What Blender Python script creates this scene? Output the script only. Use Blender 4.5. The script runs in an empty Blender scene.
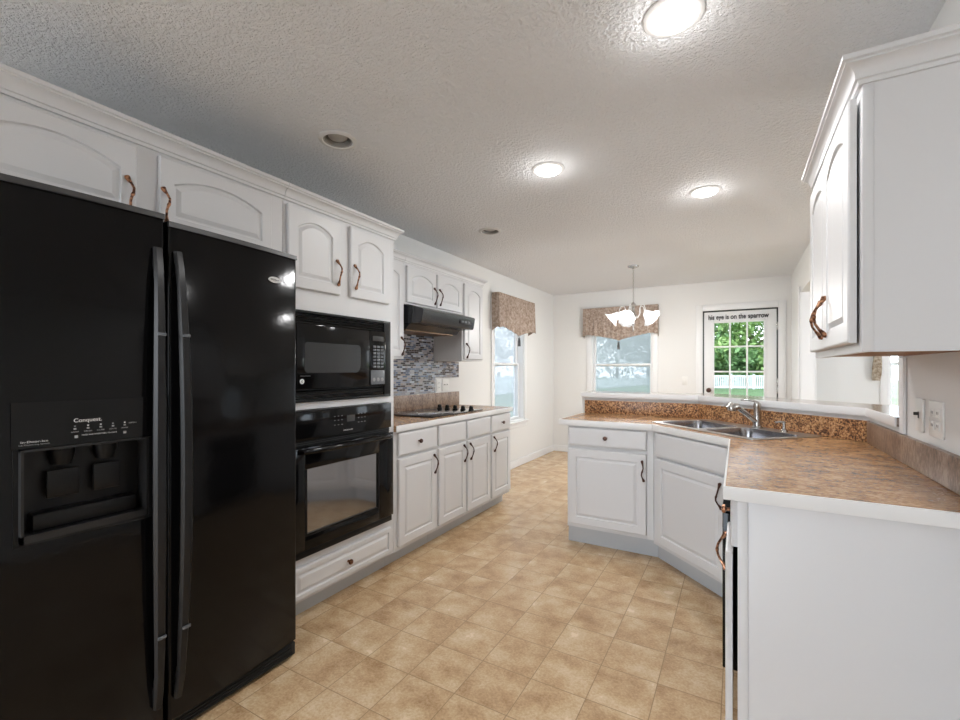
import bpy, bmesh, math, random
from mathutils import Vector, Matrix
from mathutils.geometry import tessellate_polygon
random.seed(7)
PI = math.pi
scn = bpy.context.scene
COL = scn.collection

# ------------------------------------------------------------------ camera, world, exposure
YAW = math.atan(258/450)
cam = bpy.data.cameras.new('camera'); cam.sensor_width = 36; cam.lens = 450/960*36
cam.shift_y = 9.5/960; cam.clip_start = 0.05; cam.clip_end = 300
co = bpy.data.objects.new('camera', cam); COL.objects.link(co)
co.location = (0, 0, 1.275); co.rotation_euler = (PI/2, 0, YAW)
scn.camera = co
w = bpy.data.worlds.new('overcast_sky'); scn.world = w; w.use_nodes = True
nt = w.node_tree; bg = nt.nodes['Background']
tc = nt.nodes.new('ShaderNodeTexCoord'); ns = nt.nodes.new('ShaderNodeTexNoise'); cr = nt.nodes.new('ShaderNodeValToRGB')
ns.inputs['Scale'].default_value = 3.0; ns.inputs['Detail'].default_value = 5
cr.color_ramp.elements[0].position = 0.35; cr.color_ramp.elements[0].color = (0.74, 0.86, 1, 1)
cr.color_ramp.elements[1].position = 0.65; cr.color_ramp.elements[1].color = (0.95, 0.97, 1, 1)
nt.links.new(tc.outputs['Generated'], ns.inputs['Vector']); nt.links.new(ns.outputs['Fac'], cr.inputs['Fac'])
nt.links.new(cr.outputs['Color'], bg.inputs['Color'])
bg.inputs['Strength'].default_value = 7.5
CAN_W = 7.5        # watts of each lit recessed light
GLOW_W = 1.0
LENS_E = 10.0
BULB_W = 5.5        # watts of each chandelier bulb
SIDE_FILL_W = 20.0  # watts of the lamp added outside the added side window
BACK_FILL_W = 1.0       # watts of the lamp added outside the opening behind the camera
def fill_light(name, loc, rot, sx, sy, watts):      # area lamp added just outside an opening to boost the light inside
    l = bpy.data.lights.new(name, 'AREA'); l.shape = 'RECTANGLE'; l.size = sx; l.size_y = sy; l.energy = watts; l.color = (.93,.96,1)
    o = bpy.data.objects.new(name, l); COL.objects.link(o); o.location = loc; o.rotation_euler = rot
fill_light('back_fill', (-1.55, -2.25, 1.05), (PI/2, 0, 0), 1.6, 2.0, BACK_FILL_W)
fill_light('side_fill', (5.0, 3.6, .80), (PI/2+.22, 0, PI/2), 2.0, 1.2, SIDE_FILL_W)  # added lamp, tilted up to lighten the upper left wall and ceiling
scn.view_settings.view_transform = 'Standard'; scn.view_settings.look = 'None'
scn.view_settings.exposure = 0.10; scn.view_settings.gamma = 1.0; scn.view_settings.use_curve_mapping = False

# ------------------------------------------------------------------ materials
def mat(name, color=(.8,.8,.8), rough=.5, metal=0, spec=.5, coat=0, emit=None, es=0):
    m = bpy.data.materials.new(name); m.use_nodes = True
    b = m.node_tree.nodes['Principled BSDF']
    b.inputs['Base Color'].default_value = (*color, 1)
    b.inputs['Roughness'].default_value = rough; b.inputs['Metallic'].default_value = metal
    b.inputs['Specular IOR Level'].default_value = spec; b.inputs['Coat Weight'].default_value = coat
    if emit: b.inputs['Emission Color'].default_value = (*emit, 1); b.inputs['Emission Strength'].default_value = es
    return m
def nodes(m): return m.node_tree, m.node_tree.nodes['Principled BSDF']
def N(nt, t, **kw):
    n = nt.nodes.new(t)
    for k, v in kw.items():
        if k in n.inputs: n.inputs[k].default_value = v
        else: setattr(n, k, v)
    return n
def ramp(nt, stops, fac):
    r = nt.nodes.new('ShaderNodeValToRGB'); e = r.color_ramp.elements
    while len(e) < len(stops): e.new(.5)
    for i, (p, c) in enumerate(stops): e[i].position = p; e[i].color = (*c, 1)
    nt.links.new(fac, r.inputs['Fac']); return r.outputs['Color']
def bump(nt, b, h, strength, dist=.01):
    n = N(nt, 'ShaderNodeBump', Strength=strength, Distance=dist)
    nt.links.new(h, n.inputs['Height']); nt.links.new(n.outputs['Normal'], b.inputs['Normal'])
def objco(nt, scale=(1,1,1), rot=(0,0,0)):
    t = N(nt, 'ShaderNodeNewGeometry'); m = N(nt, 'ShaderNodeMapping')
    m.inputs['Scale'].default_value = scale; m.inputs['Rotation'].default_value = rot
    nt.links.new(t.outputs['Position'], m.inputs['Vector']); return m.outputs['Vector']
def noise(nt, vec, scale, detail=4, rough=.5):
    n = N(nt, 'ShaderNodeTexNoise', Scale=scale, Detail=detail, Roughness=rough)
    nt.links.new(vec, n.inputs['Vector']); return n.outputs['Fac']

M = {}
M['wall'] = mat('warm_white_wall_paint', (.77,.765,.75), .75)
nt, b = nodes(M['wall']); bump(nt, b, noise(nt, objco(nt), 160, 2), .12, .003)
M['ceiling'] = mat('textured_ceiling_paint', (.79,.795,.81), .8)
nt, b = nodes(M['ceiling'])
v = objco(nt); n1 = noise(nt, v, 95, 3, .6); n2 = noise(nt, v, 48, 2, .5)
mx = N(nt, 'ShaderNodeMath', operation='ADD'); nt.links.new(n1, mx.inputs[0]); nt.links.new(n2, mx.inputs[1])
rc = ramp(nt, [(.42,(0,0,0)), (.62,(1,1,1))], mx.outputs[0])
mm = N(nt, 'ShaderNodeMath', operation='MULTIPLY'); mm.inputs[1].default_value = .5
nt.links.new(mx.outputs[0], mm.inputs[0])
rc = ramp(nt, [(.40,(0,0,0)), (.60,(1,1,1))], mm.outputs[0])
bump(nt, b, rc, .75, .008)
M['cab'] = mat('white_cabinet_paint', (.68,.68,.69), .38)
M['trim'] = mat('white_trim_paint', (.80,.80,.80), .4)
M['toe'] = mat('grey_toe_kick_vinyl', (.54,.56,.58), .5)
M['edge'] = mat('white_edge_band', (.80,.80,.80), .35)
# vinyl tile floor
M['floor'] = mat('beige_tile_floor', (.6,.45,.3), .33, spec=.45)
nt, b = nodes(M['floor']); T = .2286
v = objco(nt)
mp = N(nt, 'ShaderNodeMapping'); mp.inputs['Location'].default_value = (.969/T, -1.715/T, 0); mp.inputs['Scale'].default_value = (1/T, 1/T, 0)
nt.links.new(v, mp.inputs['Vector'])
sx = N(nt, 'ShaderNodeSeparateXYZ'); nt.links.new(mp.outputs[0], sx.inputs[0])
def edge(o):
    fr = N(nt, 'ShaderNodeMath', operation='FRACT'); nt.links.new(o, fr.inputs[0])
    s = N(nt, 'ShaderNodeMath', operation='SUBTRACT'); nt.links.new(fr.outputs[0], s.inputs[0]); s.inputs[1].default_value = .5
    a = N(nt, 'ShaderNodeMath', operation='ABSOLUTE'); nt.links.new(s.outputs[0], a.inputs[0]); return a.outputs[0]
mxx = N(nt, 'ShaderNodeMath', operation='MAXIMUM'); nt.links.new(edge(sx.outputs[0]), mxx.inputs[0]); nt.links.new(edge(sx.outputs[1]), mxx.inputs[1])
joint = N(nt, 'ShaderNodeMath', operation='GREATER_THAN'); nt.links.new(mxx.outputs[0], joint.inputs[0]); joint.inputs[1].default_value = .4925
fl = N(nt, 'ShaderNodeVectorMath', operation='FLOOR'); nt.links.new(mp.outputs[0], fl.inputs[0])
wn = N(nt, 'ShaderNodeTexWhiteNoise'); nt.links.new(fl.outputs[0], wn.inputs['Vector'])
vv = N(nt, 'ShaderNodeVectorMath', operation='ADD'); sc3 = N(nt, 'ShaderNodeVectorMath', operation='SCALE'); sc3.inputs['Scale'].default_value = 6
nt.links.new(wn.outputs['Color'], sc3.inputs[0]); nt.links.new(v, vv.inputs[0]); nt.links.new(sc3.outputs[0], vv.inputs[1])
nA = noise(nt, vv.outputs[0], 6, 6, .62); nB = noise(nt, v, 95, 4, .65)
ad = N(nt, 'ShaderNodeMath', operation='MULTIPLY_ADD'); nt.links.new(nB, ad.inputs[0]); ad.inputs[1].default_value = .55; nt.links.new(nA, ad.inputs[2])
col = ramp(nt, [(.56,(.37,.22,.11)), (.76,(.56,.38,.215)), (.96,(.70,.54,.35))], ad.outputs[0])
mc = N(nt, 'ShaderNodeMix', data_type='RGBA'); nt.links.new(joint.outputs[0], mc.inputs[0]); nt.links.new(col, mc.inputs[6])
mc.inputs[7].default_value = (.33,.22,.12,1); nt.links.new(mc.outputs[2], b.inputs['Base Color'])
rr = N(nt, 'ShaderNodeMapRange'); rr.inputs['To Min'].default_value = .22; rr.inputs['To Max'].default_value = .30; nt.links.new(nA, rr.inputs['Value']); nt.links.new(rr.outputs[0], b.inputs['Roughness'])
sb = N(nt, 'ShaderNodeMath', operation='MULTIPLY_ADD'); nt.links.new(joint.outputs[0], sb.inputs[0]); sb.inputs[1].default_value = -.8; nt.links.new(nB, sb.inputs[2])
bump(nt, b, sb.outputs[0], .15, .004)
# laminates
def laminate(name, stops, scale, stretch, rough, spec=.5, wl=.5):
    m = mat(name, (.4,.25,.15), rough, spec=spec); nt, b = nodes(m)
    v = objco(nt, stretch); a = noise(nt, v, scale, 6, .7); c = noise(nt, v, scale*.18, 3, .5)
    ad = N(nt, 'ShaderNodeMath', operation='MULTIPLY_ADD'); nt.links.new(c, ad.inputs[0]); ad.inputs[1].default_value = wl; nt.links.new(a, ad.inputs[2])
    nt.links.new(ramp(nt, stops, ad.outputs[0]), b.inputs['Base Color']); return m
M['counter'] = laminate('brown_laminate_countertop', [(.55,(.13,.062,.028)), (.73,(.36,.19,.088)), (.9,(.58,.37,.20))], 62, (1,1.6,1), .24)
M['splash'] = laminate('speckled_brown_laminate', [(.50,(.035,.016,.01)), (.58,(.20,.085,.035)), (.64,(.50,.25,.105)), (.74,(.66,.43,.24))], 105, (1,1,1), .35, wl=.2)
M['splash_g'] = laminate('greyed_brown_laminate', [(.58,(.10,.06,.042)), (.72,(.23,.145,.10)), (.88,(.38,.28,.21))], 80, (1,1,.45), .3)
M['bar'] = laminate('grey_brown_bar_laminate', [(.58,(.18,.13,.10)), (.72,(.30,.23,.19)), (.88,(.42,.35,.30))], 70, (1,1,1), .12)
# mosaic (on wall plane: u = Y, v = Z)
M['mosaic'] = mat('glass_mosaic', (.4,.4,.5), .15); nt, b = nodes(M['mosaic'])
g = N(nt, 'ShaderNodeNewGeometry'); s = N(nt, 'ShaderNodeSeparateXYZ'); nt.links.new(g.outputs['Position'], s.inputs[0])
c = N(nt, 'ShaderNodeCombineXYZ'); nt.links.new(s.outputs[1], c.inputs[0]); nt.links.new(s.outputs[2], c.inputs[1])
br = N(nt, 'ShaderNodeTexBrick'); br.offset = .37; br.offset_frequency = 2; br.squash = .6; br.squash_frequency = 3
br.inputs['Scale'].default_value = 1; br.inputs['Mortar Size'].default_value = .0014; br.inputs['Brick Width'].default_value = .062; br.inputs['Row Height'].default_value = .0165; br.inputs['Mortar Smooth'].default_value=0
br.inputs['Color1'].default_value = (0,0,0,1); br.inputs['Color2'].default_value = (1,1,1,1); br.inputs['Mortar'].default_value = (.5,.5,.5,1); br.inputs['Bias'].default_value = 0
nt.links.new(c.outputs[0], br.inputs['Vector'])
cc = ramp(nt, [(0,(.02,.02,.03)), (.25,(.075,.05,.045)), (.42,(.09,.12,.20)), (.58,(.30,.33,.40)), (.78,(.33,.27,.24)), (1,(.50,.54,.62))], br.outputs['Color'])
mc = N(nt, 'ShaderNodeMix', data_type='RGBA'); nt.links.new(br.outputs['Fac'], mc.inputs[0]); nt.links.new(cc, mc.inputs[6]); mc.inputs[7].default_value = (.42,.40,.38,1)
nt.links.new(mc.outputs[2], b.inputs['Base Color'])
inv = N(nt, 'ShaderNodeMath', operation='SUBTRACT'); inv.inputs[0].default_value = 1; nt.links.new(br.outputs['Fac'], inv.inputs[1]); bump(nt, b, inv.outputs[0], .4, .002)
M['black'] = mat('gloss_black_appliance', (.004,.004,.0045), .09, spec=.25)
M['black_door'] = mat('gloss_black_textured_door', (.004,.004,.0045), .12, spec=.2)
nt, b = nodes(M['black_door']); bump(nt, b, noise(nt, objco(nt), 9, 3), .06, .02)
M['black_satin'] = mat('satin_black_plastic', (.005,.005,.0055), .38, spec=.25)
M['black_matte'] = mat('matte_black', (.008,.008,.009), .6)
M['handle_black'] = mat('satin_black_handle', (.012,.012,.013), .3, spec=.3)
M['hood'] = mat('black_hood_enamel', (.016,.018,.023), .25, spec=.6)
M['hood_under'] = mat('reflected_brown_filter', (.20,.11,.055), .4, metal=.5)  # brown of light reflected under the hood put into the colour
M['oven_glass'] = mat('mirrored_oven_glass', (.30,.29,.285), .07, metal=.9)
M['mw_glass'] = mat('grey_microwave_window', (.022,.022,.023), .2)
M['ck_glass'] = mat('ceramic_glass_top', (.03,.03,.032), .06)
M['keypad'] = mat('grey_keypad', (.12,.13,.145), .3)
M['print'] = mat('white_print', (.75,.75,.75), .5)
M['dimprint'] = mat('dim_print', (.30,.30,.30), .5)
M['letter'] = mat('black_lettering', (.01,.01,.012), .5)
M['steel'] = mat('brushed_stainless', (.62,.63,.65), .33, metal=1)
M['bowl'] = mat('satin_stainless_bowl', (.42,.42,.44), .22, metal=1)
M['nickel'] = mat('brushed_nickel', (.50,.48,.46), .25, metal=1)
M['chrome'] = mat('chrome', (.75,.75,.76), .1, metal=1)
M['copper'] = mat('aged_copper', (.42,.20,.11), .3, metal=1)
nt, b = nodes(M['copper']); nt.links.new(ramp(nt, [(.4,(.10,.045,.03)), (.62,(.52,.27,.16))], noise(nt, objco(nt), 90, 3)), b.inputs['Base Color'])
M['bronze'] = mat('dark_bronze', (.085,.045,.035), .3, metal=.9)
M['plate'] = mat('white_switch_plastic', (.80,.79,.76), .35)
M['slot'] = mat('dark_slot', (.03,.03,.03), .6)
M['can'] = mat('white_can_trim', (.70,.69,.68), .45)
M['can_in'] = mat('grey_can_baffle', (.30,.29,.27), .5)
M['bulb_off'] = mat('unlit_bulb', (.42,.40,.37), .3)
M['lens'] = mat('lit_lens', (.9,.9,.9), .5, emit=(1,.995,.985), es=LENS_E)
def shademat():
    m = mat('lit_alabaster_glass', (.85,.87,.9), .35, emit=(.90,.96,1), es=.22); nt, b = nodes(m); o = nt.nodes['Material Output']
    t = N(nt, 'ShaderNodeBsdfTransparent'); x = N(nt, 'ShaderNodeMixShader'); x.inputs[0].default_value = .3
    nt.links.new(b.outputs[0], x.inputs[1]); nt.links.new(t.outputs[0], x.inputs[2]); nt.links.new(x.outputs[0], o.inputs['Surface']); return m
M['shade'] = shademat()
M['bulb'] = mat('lit_bulb', (.9,.9,.9), .5, emit=(1,.96,.9), es=1.1)
def fabric(name, a, c):
    m = mat(name, a, .9, spec=.1); nt, b = nodes(m)
    nt.links.new(ramp(nt, [(.38,a), (.62,c)], noise(nt, objco(nt), 34, 5, .65)), b.inputs['Base Color']); bump(nt, b, noise(nt, objco(nt), 300, 2), .2, .002); return m
M['valance'] = fabric('taupe_damask_fabric', (.25,.18,.14), (.49,.40,.34))
M['tail'] = fabric('brown_floral_fabric', (.20,.14,.09), (.52,.45,.36))
M['braid'] = mat('grey_tassel_cord', (.09,.085,.085), .8)
def glassmat(name, tint, fac):
    m = bpy.data.materials.new(name); m.use_nodes = True; nt = m.node_tree; nt.nodes.remove(nt.nodes['Principled BSDF'])
    o = nt.nodes['Material Output']; t = N(nt, 'ShaderNodeBsdfTransparent'); t.inputs['Color'].default_value = (*tint, 1)
    g = N(nt, 'ShaderNodeBsdfGlossy'); g.inputs['Roughness'].default_value = .02; x = N(nt, 'ShaderNodeMixShader'); x.inputs[0].default_value = fac
    nt.links.new(t.outputs[0], x.inputs[1]); nt.links.new(g.outputs[0], x.inputs[2]); nt.links.new(x.outputs[0], o.inputs['Surface']); return m
M['glass'] = glassmat('window_glass', (.97,.98,.98), .012)
M['door_glass'] = glassmat('tinted_door_glass', (.66,.67,.67), .012)  # tint added to dim the bright view outside
def screenmat():  # insect screen with window glare and haze put into its colour
    m = bpy.data.materials.new('glare_haze_insect_screen'); m.use_nodes = True; nt = m.node_tree; nt.nodes.remove(nt.nodes['Principled BSDF'])
    o = nt.nodes['Material Output']; t = N(nt, 'ShaderNodeBsdfTransparent'); t.inputs['Color'].default_value = (.93,.97,1,1); d = N(nt, 'ShaderNodeBsdfTranslucent'); d.inputs['Color'].default_value = (.125,.13,.135,1)
    x = N(nt, 'ShaderNodeMixShader'); x.inputs[0].default_value = .88
    nt.links.new(t.outputs[0], x.inputs[1]); nt.links.new(d.outputs[0], x.inputs[2]); nt.links.new(x.outputs[0], o.inputs['Surface']); return m
M['screen'] = screenmat()
M['fence'] = mat('white_vinyl_fence', (.74,.77,.80), .5)
M['lawn'] = mat('lawn', (.08,.17,.04), .9); nt, b = nodes(M['lawn'])
nt.links.new(ramp(nt, [(.3,(.045,.10,.03)), (.7,(.085,.17,.055))], noise(nt, objco(nt), .6, 5)), b.inputs['Base Color'])
def leafmat(name, a, c):
    m = mat(name, a, .7); nt, b = nodes(m)
    nt.links.new(ramp(nt, [(.35,[q*.75 for q in a]), (.65,[q*.75 for q in c])], noise(nt, objco(nt), 1.6, 6, .7)), b.inputs['Base Color']); return m
M['leaf'] = leafmat('dark_green_leaves', (.07,.18,.06), (.30,.52,.20))
M['leaf2'] = leafmat('yellow_green_leaves', (.16,.33,.08), (.50,.72,.26))
M['leaf3'] = leafmat('pale_spring_twigs', (.50,.50,.50), (.85,.87,.86))
M['bark'] = mat('bark', (.10,.075,.055), .9)
M['siding'] = mat('pale_siding', (.55,.57,.60), .7)

# ------------------------------------------------------------------ geometry helpers
def finish(bm, name, m, parent=None, smooth=True, loc=None, rot=0):
    if not bm.faces: pass
    bmesh.ops.recalc_face_normals(bm, faces=bm.faces)
    if smooth:
        for f in bm.faces: f.smooth = True
        for e in bm.edges:
            if len(e.link_faces) == 2 and e.calc_face_angle(0) > math.radians(35): e.smooth = False
    me = bpy.data.meshes.new(name); bm.to_mesh(me); bm.free()
    o = bpy.data.objects.new(name, me); COL.objects.link(o)
    for mm in (m if isinstance(m, (list, tuple)) else [m]): me.materials.append(mm)
    if parent: o.parent = parent
    if loc: o.location = loc
    if rot: o.rotation_euler = (0, 0, rot)
    return o
def box(bm, x0, x1, y0, y1, z0, z1, bev=0, seg=2, mi=0):
    t = bmesh.new()
    vs = [t.verts.new((x, y, z)) for x in (x0, x1) for y in (y0, y1) for z in (z0, z1)]
    for q in ((0,1,3,2),(4,6,7,5),(0,4,5,1),(2,3,7,6),(0,2,6,4),(1,5,7,3)): t.faces.new([vs[i] for i in q])
    bmesh.ops.recalc_face_normals(t, faces=t.faces)
    if bev: bmesh.ops.bevel(t, geom=list(t.edges), offset=bev, segments=seg, affect='EDGES', profile=.5)
    join(bm, t, mi)
def join(bm, t, mi=0, mtx=None):
    mp = {v: bm.verts.new(mtx @ v.co if mtx else v.co) for v in t.verts}
    for f in t.faces:
        try: nf = bm.faces.new([mp[v] for v in f.verts]); nf.material_index = mi if mi else f.material_index
        except ValueError: pass
    t.free()
def B(*a, **k):
    bm = bmesh.new(); box(bm, *a, **k); return bm
def prism(bm, pts, z0, z1, bev=0, seg=2):
    t = bmesh.new(); a = [t.verts.new((x, y, z0)) for x, y in pts]; c = [t.verts.new((x, y, z1)) for x, y in pts]; n = len(pts)
    t.faces.new(a[::-1]); t.faces.new(c)
    for i in range(n): t.faces.new((a[i], a[(i+1) % n], c[(i+1) % n], c[i]))
    bmesh.ops.recalc_face_normals(t, faces=t.faces)
    if bev: bmesh.ops.bevel(t, geom=list(t.edges), offset=bev, segments=seg, affect='EDGES', profile=.5)
    join(bm, t)
def profile_x(bm, pts, x0, x1):      # pts (y,z) extruded along x
    a = [bm.verts.new((x0, y, z)) for y, z in pts]; c = [bm.verts.new((x1, y, z)) for y, z in pts]; n = len(pts)
    bm.faces.new(a); bm.faces.new(c[::-1])
    for i in range(n): bm.faces.new((a[i], c[i], c[(i+1) % n], a[(i+1) % n]))
def lathe(bm, prof, cx=0, cy=0, cz=0, seg=24, axis='z', cap=True):
    rings = []
    for r, h in prof:
        ring = []
        for i in range(seg):
            a = 2*PI*i/seg
            p = (r*math.cos(a), r*math.sin(a), h)
            if axis == 'y': p = (p[0], -h, p[1])
            if axis == 'x': p = (h, p[0], p[1])
            ring.append(bm.verts.new((p[0]+cx, p[1]+cy, p[2]+cz)))
        rings.append(ring)
    for a, c in zip(rings, rings[1:]):
        for i in range(seg): bm.faces.new((a[i], a[(i+1) % seg], c[(i+1) % seg], c[i]))
    if cap: bm.faces.new(rings[0]); bm.faces.new(rings[-1])
def tube(bm, pts, rad, seg=10, cap=True):
    pts = [Vector(p) for p in pts]; n = len(pts); rad = rad if isinstance(rad, (list, tuple)) else [rad]*n
    rings = []; up = None
    for i, p in enumerate(pts):
        d = (pts[min(i+1, n-1)] - pts[max(i-1, 0)]).normalized()
        if up is None: up = Vector((1,0,0)) if abs(d.x) < .8 else Vector((0,1,0))
        s = d.cross(up).normalized(); up = s.cross(d).normalized()
        rings.append([bm.verts.new(p + (s*math.cos(2*PI*k/seg) + up*math.sin(2*PI*k/seg))*rad[i]) for k in range(seg)])
    for a, c in zip(rings, rings[1:]):
        for k in range(seg): bm.faces.new((a[k], a[(k+1) % seg], c[(k+1) % seg], c[k]))
    if cap: bm.faces.new(rings[0]); bm.faces.new(rings[-1])
def thing(name, label, cat, loc=(0,0,0), rot=0, group=None):
    o = bpy.data.objects.new(name, None); COL.objects.link(o); o.empty_display_size = .1
    o.location = loc; o.rotation_euler = (0, 0, rot); o['label'] = label; o['category'] = cat
    if group: o['group'] = group
    return o
def tag(o, label, cat, group=None, kind=None):
    o['label'] = label; o['category'] = cat
    if group: o['group'] = group
    if kind: o['kind'] = kind
    return o
def struct(name, bm, m, loc=None):
    o = finish(bm, name, m, loc=loc, smooth=False); o['kind'] = 'structure'; return o
def sempty(name, loc=(0,0,0), rot=0):
    o = bpy.data.objects.new(name, None); COL.objects.link(o); o.location = loc; o.rotation_euler = (0,0,rot); o['kind'] = 'structure'; return o
def text_bm(s, size, depth, bold=0):
    cu = bpy.data.curves.new('lettering', 'FONT'); cu.body = s; cu.size = size; cu.extrude = depth; cu.offset = bold; cu.align_x = 'CENTER'; cu.align_y = 'CENTER'
    o = bpy.data.objects.new('lettering', cu); COL.objects.link(o)
    bpy.context.view_layer.update()
    me = bpy.data.meshes.new_from_object(o.evaluated_get(bpy.context.evaluated_depsgraph_get()))
    t = bmesh.new(); t.from_mesh(me); bpy.data.objects.remove(o); bpy.data.curves.remove(cu); bpy.data.meshes.remove(me); return t
def text_local(s, size, x, y, z, depth=.0006, bold=0, wid=None):   # text on a plane facing local -y
    t = text_bm(s, size, depth, bold)
    k = 1
    if wid:
        xs = [v.co.x for v in t.verts]; k = wid/(max(xs)-min(xs))
    bm = bmesh.new(); join(bm, t, 0, Matrix.Translation((x, y, z)) @ Matrix.Rotation(PI/2, 4, 'X') @ Matrix.Diagonal((k, 1, 1, 1))); return bm

# raised-panel door or drawer front, local: x in [0,w], z in [0,h], front faces -y, back at y=0
def panel_front(w, h, t=.02, stile=.055, arch=0, raised=True):
    bm = bmesh.new(); n = 14
    def loop(ins, y, ar):
        x0, x1, z0, z1 = ins, w-ins, ins, h-ins
        pts = [(x0, z0), (x1, z0)]
        for k in range(n+1):
            u = k/n; x = x1 + (x0-x1)*u
            pts.append((x, z1 - ar*((2*u-1)**2) * 1.0))
        return [bm.verts.new((x, y, z)) for x, z in pts]
    L = [loop(0, 0, 0), loop(0, -t+.006, 0), loop(.002, -t+.002, 0), loop(.006, -t, 0)]
    if raised:
        L += [loop(stile, -t, arch), loop(stile+.004, -t+.008, arch), loop(stile+.010, -t+.008, arch*.97), loop(stile+.026, -t+.001, arch*.9)]
    else:
        L += [loop(.012, -t, 0)]
    for a, c in zip(L, L[1:]):
        m = len(a)
        for i in range(m): bm.faces.new((a[i], a[(i+1) % m], c[(i+1) % m], c[i]))
    bm.faces.new(L[0]); bm.faces.new(L[-1]); return bm
def slab_front(w, h, t=.02):
    bm = bmesh.new(); box(bm, 0, w, -t+.006, 0, 0, h)
    L = []
    for ins, y in ((.0, -t+.006), (.004, -t+.002), (.014, -t)):
        L.append([bm.verts.new(p) for p in ((ins, y, ins), (w-ins, y, ins), (w-ins, y, h-ins), (ins, y, h-ins))])
    for a, c in zip(L, L[1:]):
        for i in range(4): bm.faces.new((a[i], a[(i+1) % 4], c[(i+1) % 4], c[i]))
    bm.faces.new(L[-1]); return bm
def pull_bm():
    bm = bmesh.new()
    prof = [(-.056,0,.008),(-.055,-.005,.0095),(-.046,-.010,.0070),(-.036,-.018,.0042),(-.02,-.027,.0042),(-.006,-.030,.0046),(-.003,-.0303,.0060),(.003,-.0303,.0060),(.006,-.030,.0046),(.02,-.027,.0042),(.036,-.018,.0042),(.046,-.010,.0070),(.055,-.005,.0095),(.056,0,.008)]
    tube(bm, [(math.sin(z*80)*.0055, y*1.1, z*1.16) for z, y, r in prof], [r for z, y, r in prof], 10); return bm
def knob_bm(r=.015):
    bm = bmesh.new(); lathe(bm, [(.007,0),(.0055,.010),(.006,.014),(r,.018),(r*1.02,.022),(r*.8,.028),(.001,.030)], axis='y', seg=20); return bm
# cabinet local frame: face plane y=0, x to the right seen from the front, depth +y
def front(parent, kind, x0, x1, z0, z1, style='panel', arch=0, pull=None, knob=None, metal='bronze', gap=0, stile=.055):
    w, h = x1-x0, z1-z0
    bm = slab_front(w, h) if style == 'slab' else panel_front(w, h, arch=arch, stile=stile)
    o = finish(bm, kind, M['cab'], parent, loc=(x0, -.001-gap, z0), smooth=False)
    if pull:
        px, pz = pull; finish(pull_bm(), 'handle', M[metal], o, loc=(px-x0, -.020, pz-z0))
    if knob:
        px, pz = knob; finish(knob_bm(), 'knob', M[metal], o, loc=(px-x0, -.020, pz-z0))
    return o
R90 = PI/2

def holed(outer, holes, z0, z1, walls=True, floor=False):
    bm = bmesh.new()
    def ring(pts, z):
        return [bm.verts.new((x, y, z)) for x, y in pts], []
    for z in (z0, z1):
        E = []; R_ = []
        for pts in [outer]+holes: v_, e_ = ring(pts, z); E += e_; R_.append(v_)
        tess = tessellate_polygon([[Vector((x, y, 0)) for x, y in p_] for p_ in [outer]+holes]); flat = [v for r_ in R_ for v in r_]
        for tri in tess: bm.faces.new([flat[i] for i in tri])
        if z == z0: lo = R_
        else:
            for a, c in zip(lo, R_):
                for i in range(len(a)): bm.faces.new((a[i], a[(i+1) % len(a)], c[(i+1) % len(a)], c[i]))
    return bm
# ------------------------------------------------------------------ structure
LX, RX, BY, H = -2.52, .57, 6.72, 2.44
NY, FX = -1.9, 4.6                      # wall behind the camera; far side of the family room
def wall_cells(bm, axis, fixed0, fixed1, u0, u1, z0, z1, holes):
    us = sorted({u0, u1, *[h[0] for h in holes], *[h[1] for h in holes]}); zs = sorted({z0, z1, *[h[2] for h in holes], *[h[3] for h in holes]})
    for a, c in zip(us, us[1:]):
        for d, e in zip(zs, zs[1:]):
            um, zm = (a+c)/2, (d+e)/2
            if any(h[0] < um < h[1] and h[2] < zm < h[3] for h in holes): continue
            if axis == 'x': box(bm, fixed0, fixed1, a, c, d, e)
            else: box(bm, a, c, fixed0, fixed1, d, e)
    return bm
struct('floor', B(LX-.15, FX+.15, NY-.15, BY+.15, -.12, 0), M['floor'])

WL = (4.72, 5.58, .60, 2.06)            # left window hole (Y,Z)
WB = (-1.91, -1.05, .60, 2.06)          # back window hole (X,Z)
DR = (-.41, .435, 0, 2.055)             # back door hole
WF = (1.48, 2.38, .60, 2.06)            # family room window
WR = (5.42, 5.95, .60, 2.1)             # family room side window (Y,Z)
WQ = (2.55, 4.65, .50, 2.2)  # unseen window added to throw broad light through the right wall opening
struct('wall_left', wall_cells(bmesh.new(), 'x', LX-.15, LX, NY-.15, BY, 0, H, [WL]), M['wall'])
struct('wall_back', wall_cells(bmesh.new(), 'y', BY, BY+.15, LX-.15, FX+.15, 0, H, [WB, DR, WF]), M['wall'])
struct('wall_right', wall_cells(bmesh.new(), 'x', RX, RX+.12, NY, BY, 0, H, [(2.39, 4.95, 0, H), (4.95, 5.80, 0, 2.09)]), M['wall'])  # hidden header left out so light reaches the upper left walls
struct('wall_far_right', wall_cells(bmesh.new(), 'x', FX, FX+.15, NY-.15, BY, 0, H, [WR, WQ]), M['wall'])
PO = (-2.4, -.75, 0, 2.35)                # unseen opening added behind the camera to let light in
struct('wall_front', wall_cells(bmesh.new(), 'y', NY-.15, NY, LX, FX, 0, H, [PO, (1.0, 4.4, .3, 2.25)]), M['wall'])  # second opening is unseen, added for more light on ceiling and upper walls
# half wall carrying the bar
bm = bmesh.new(); prism(bm, [(-1.12,3.72),(-.25,3.72),(.57,2.90),(.57,2.391),(.69,2.391),(.69,2.95),(-.20,3.84),(-1.12,3.84)], 0, 1.042)
struct('wall_peninsula', bm, M['wall'])
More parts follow.
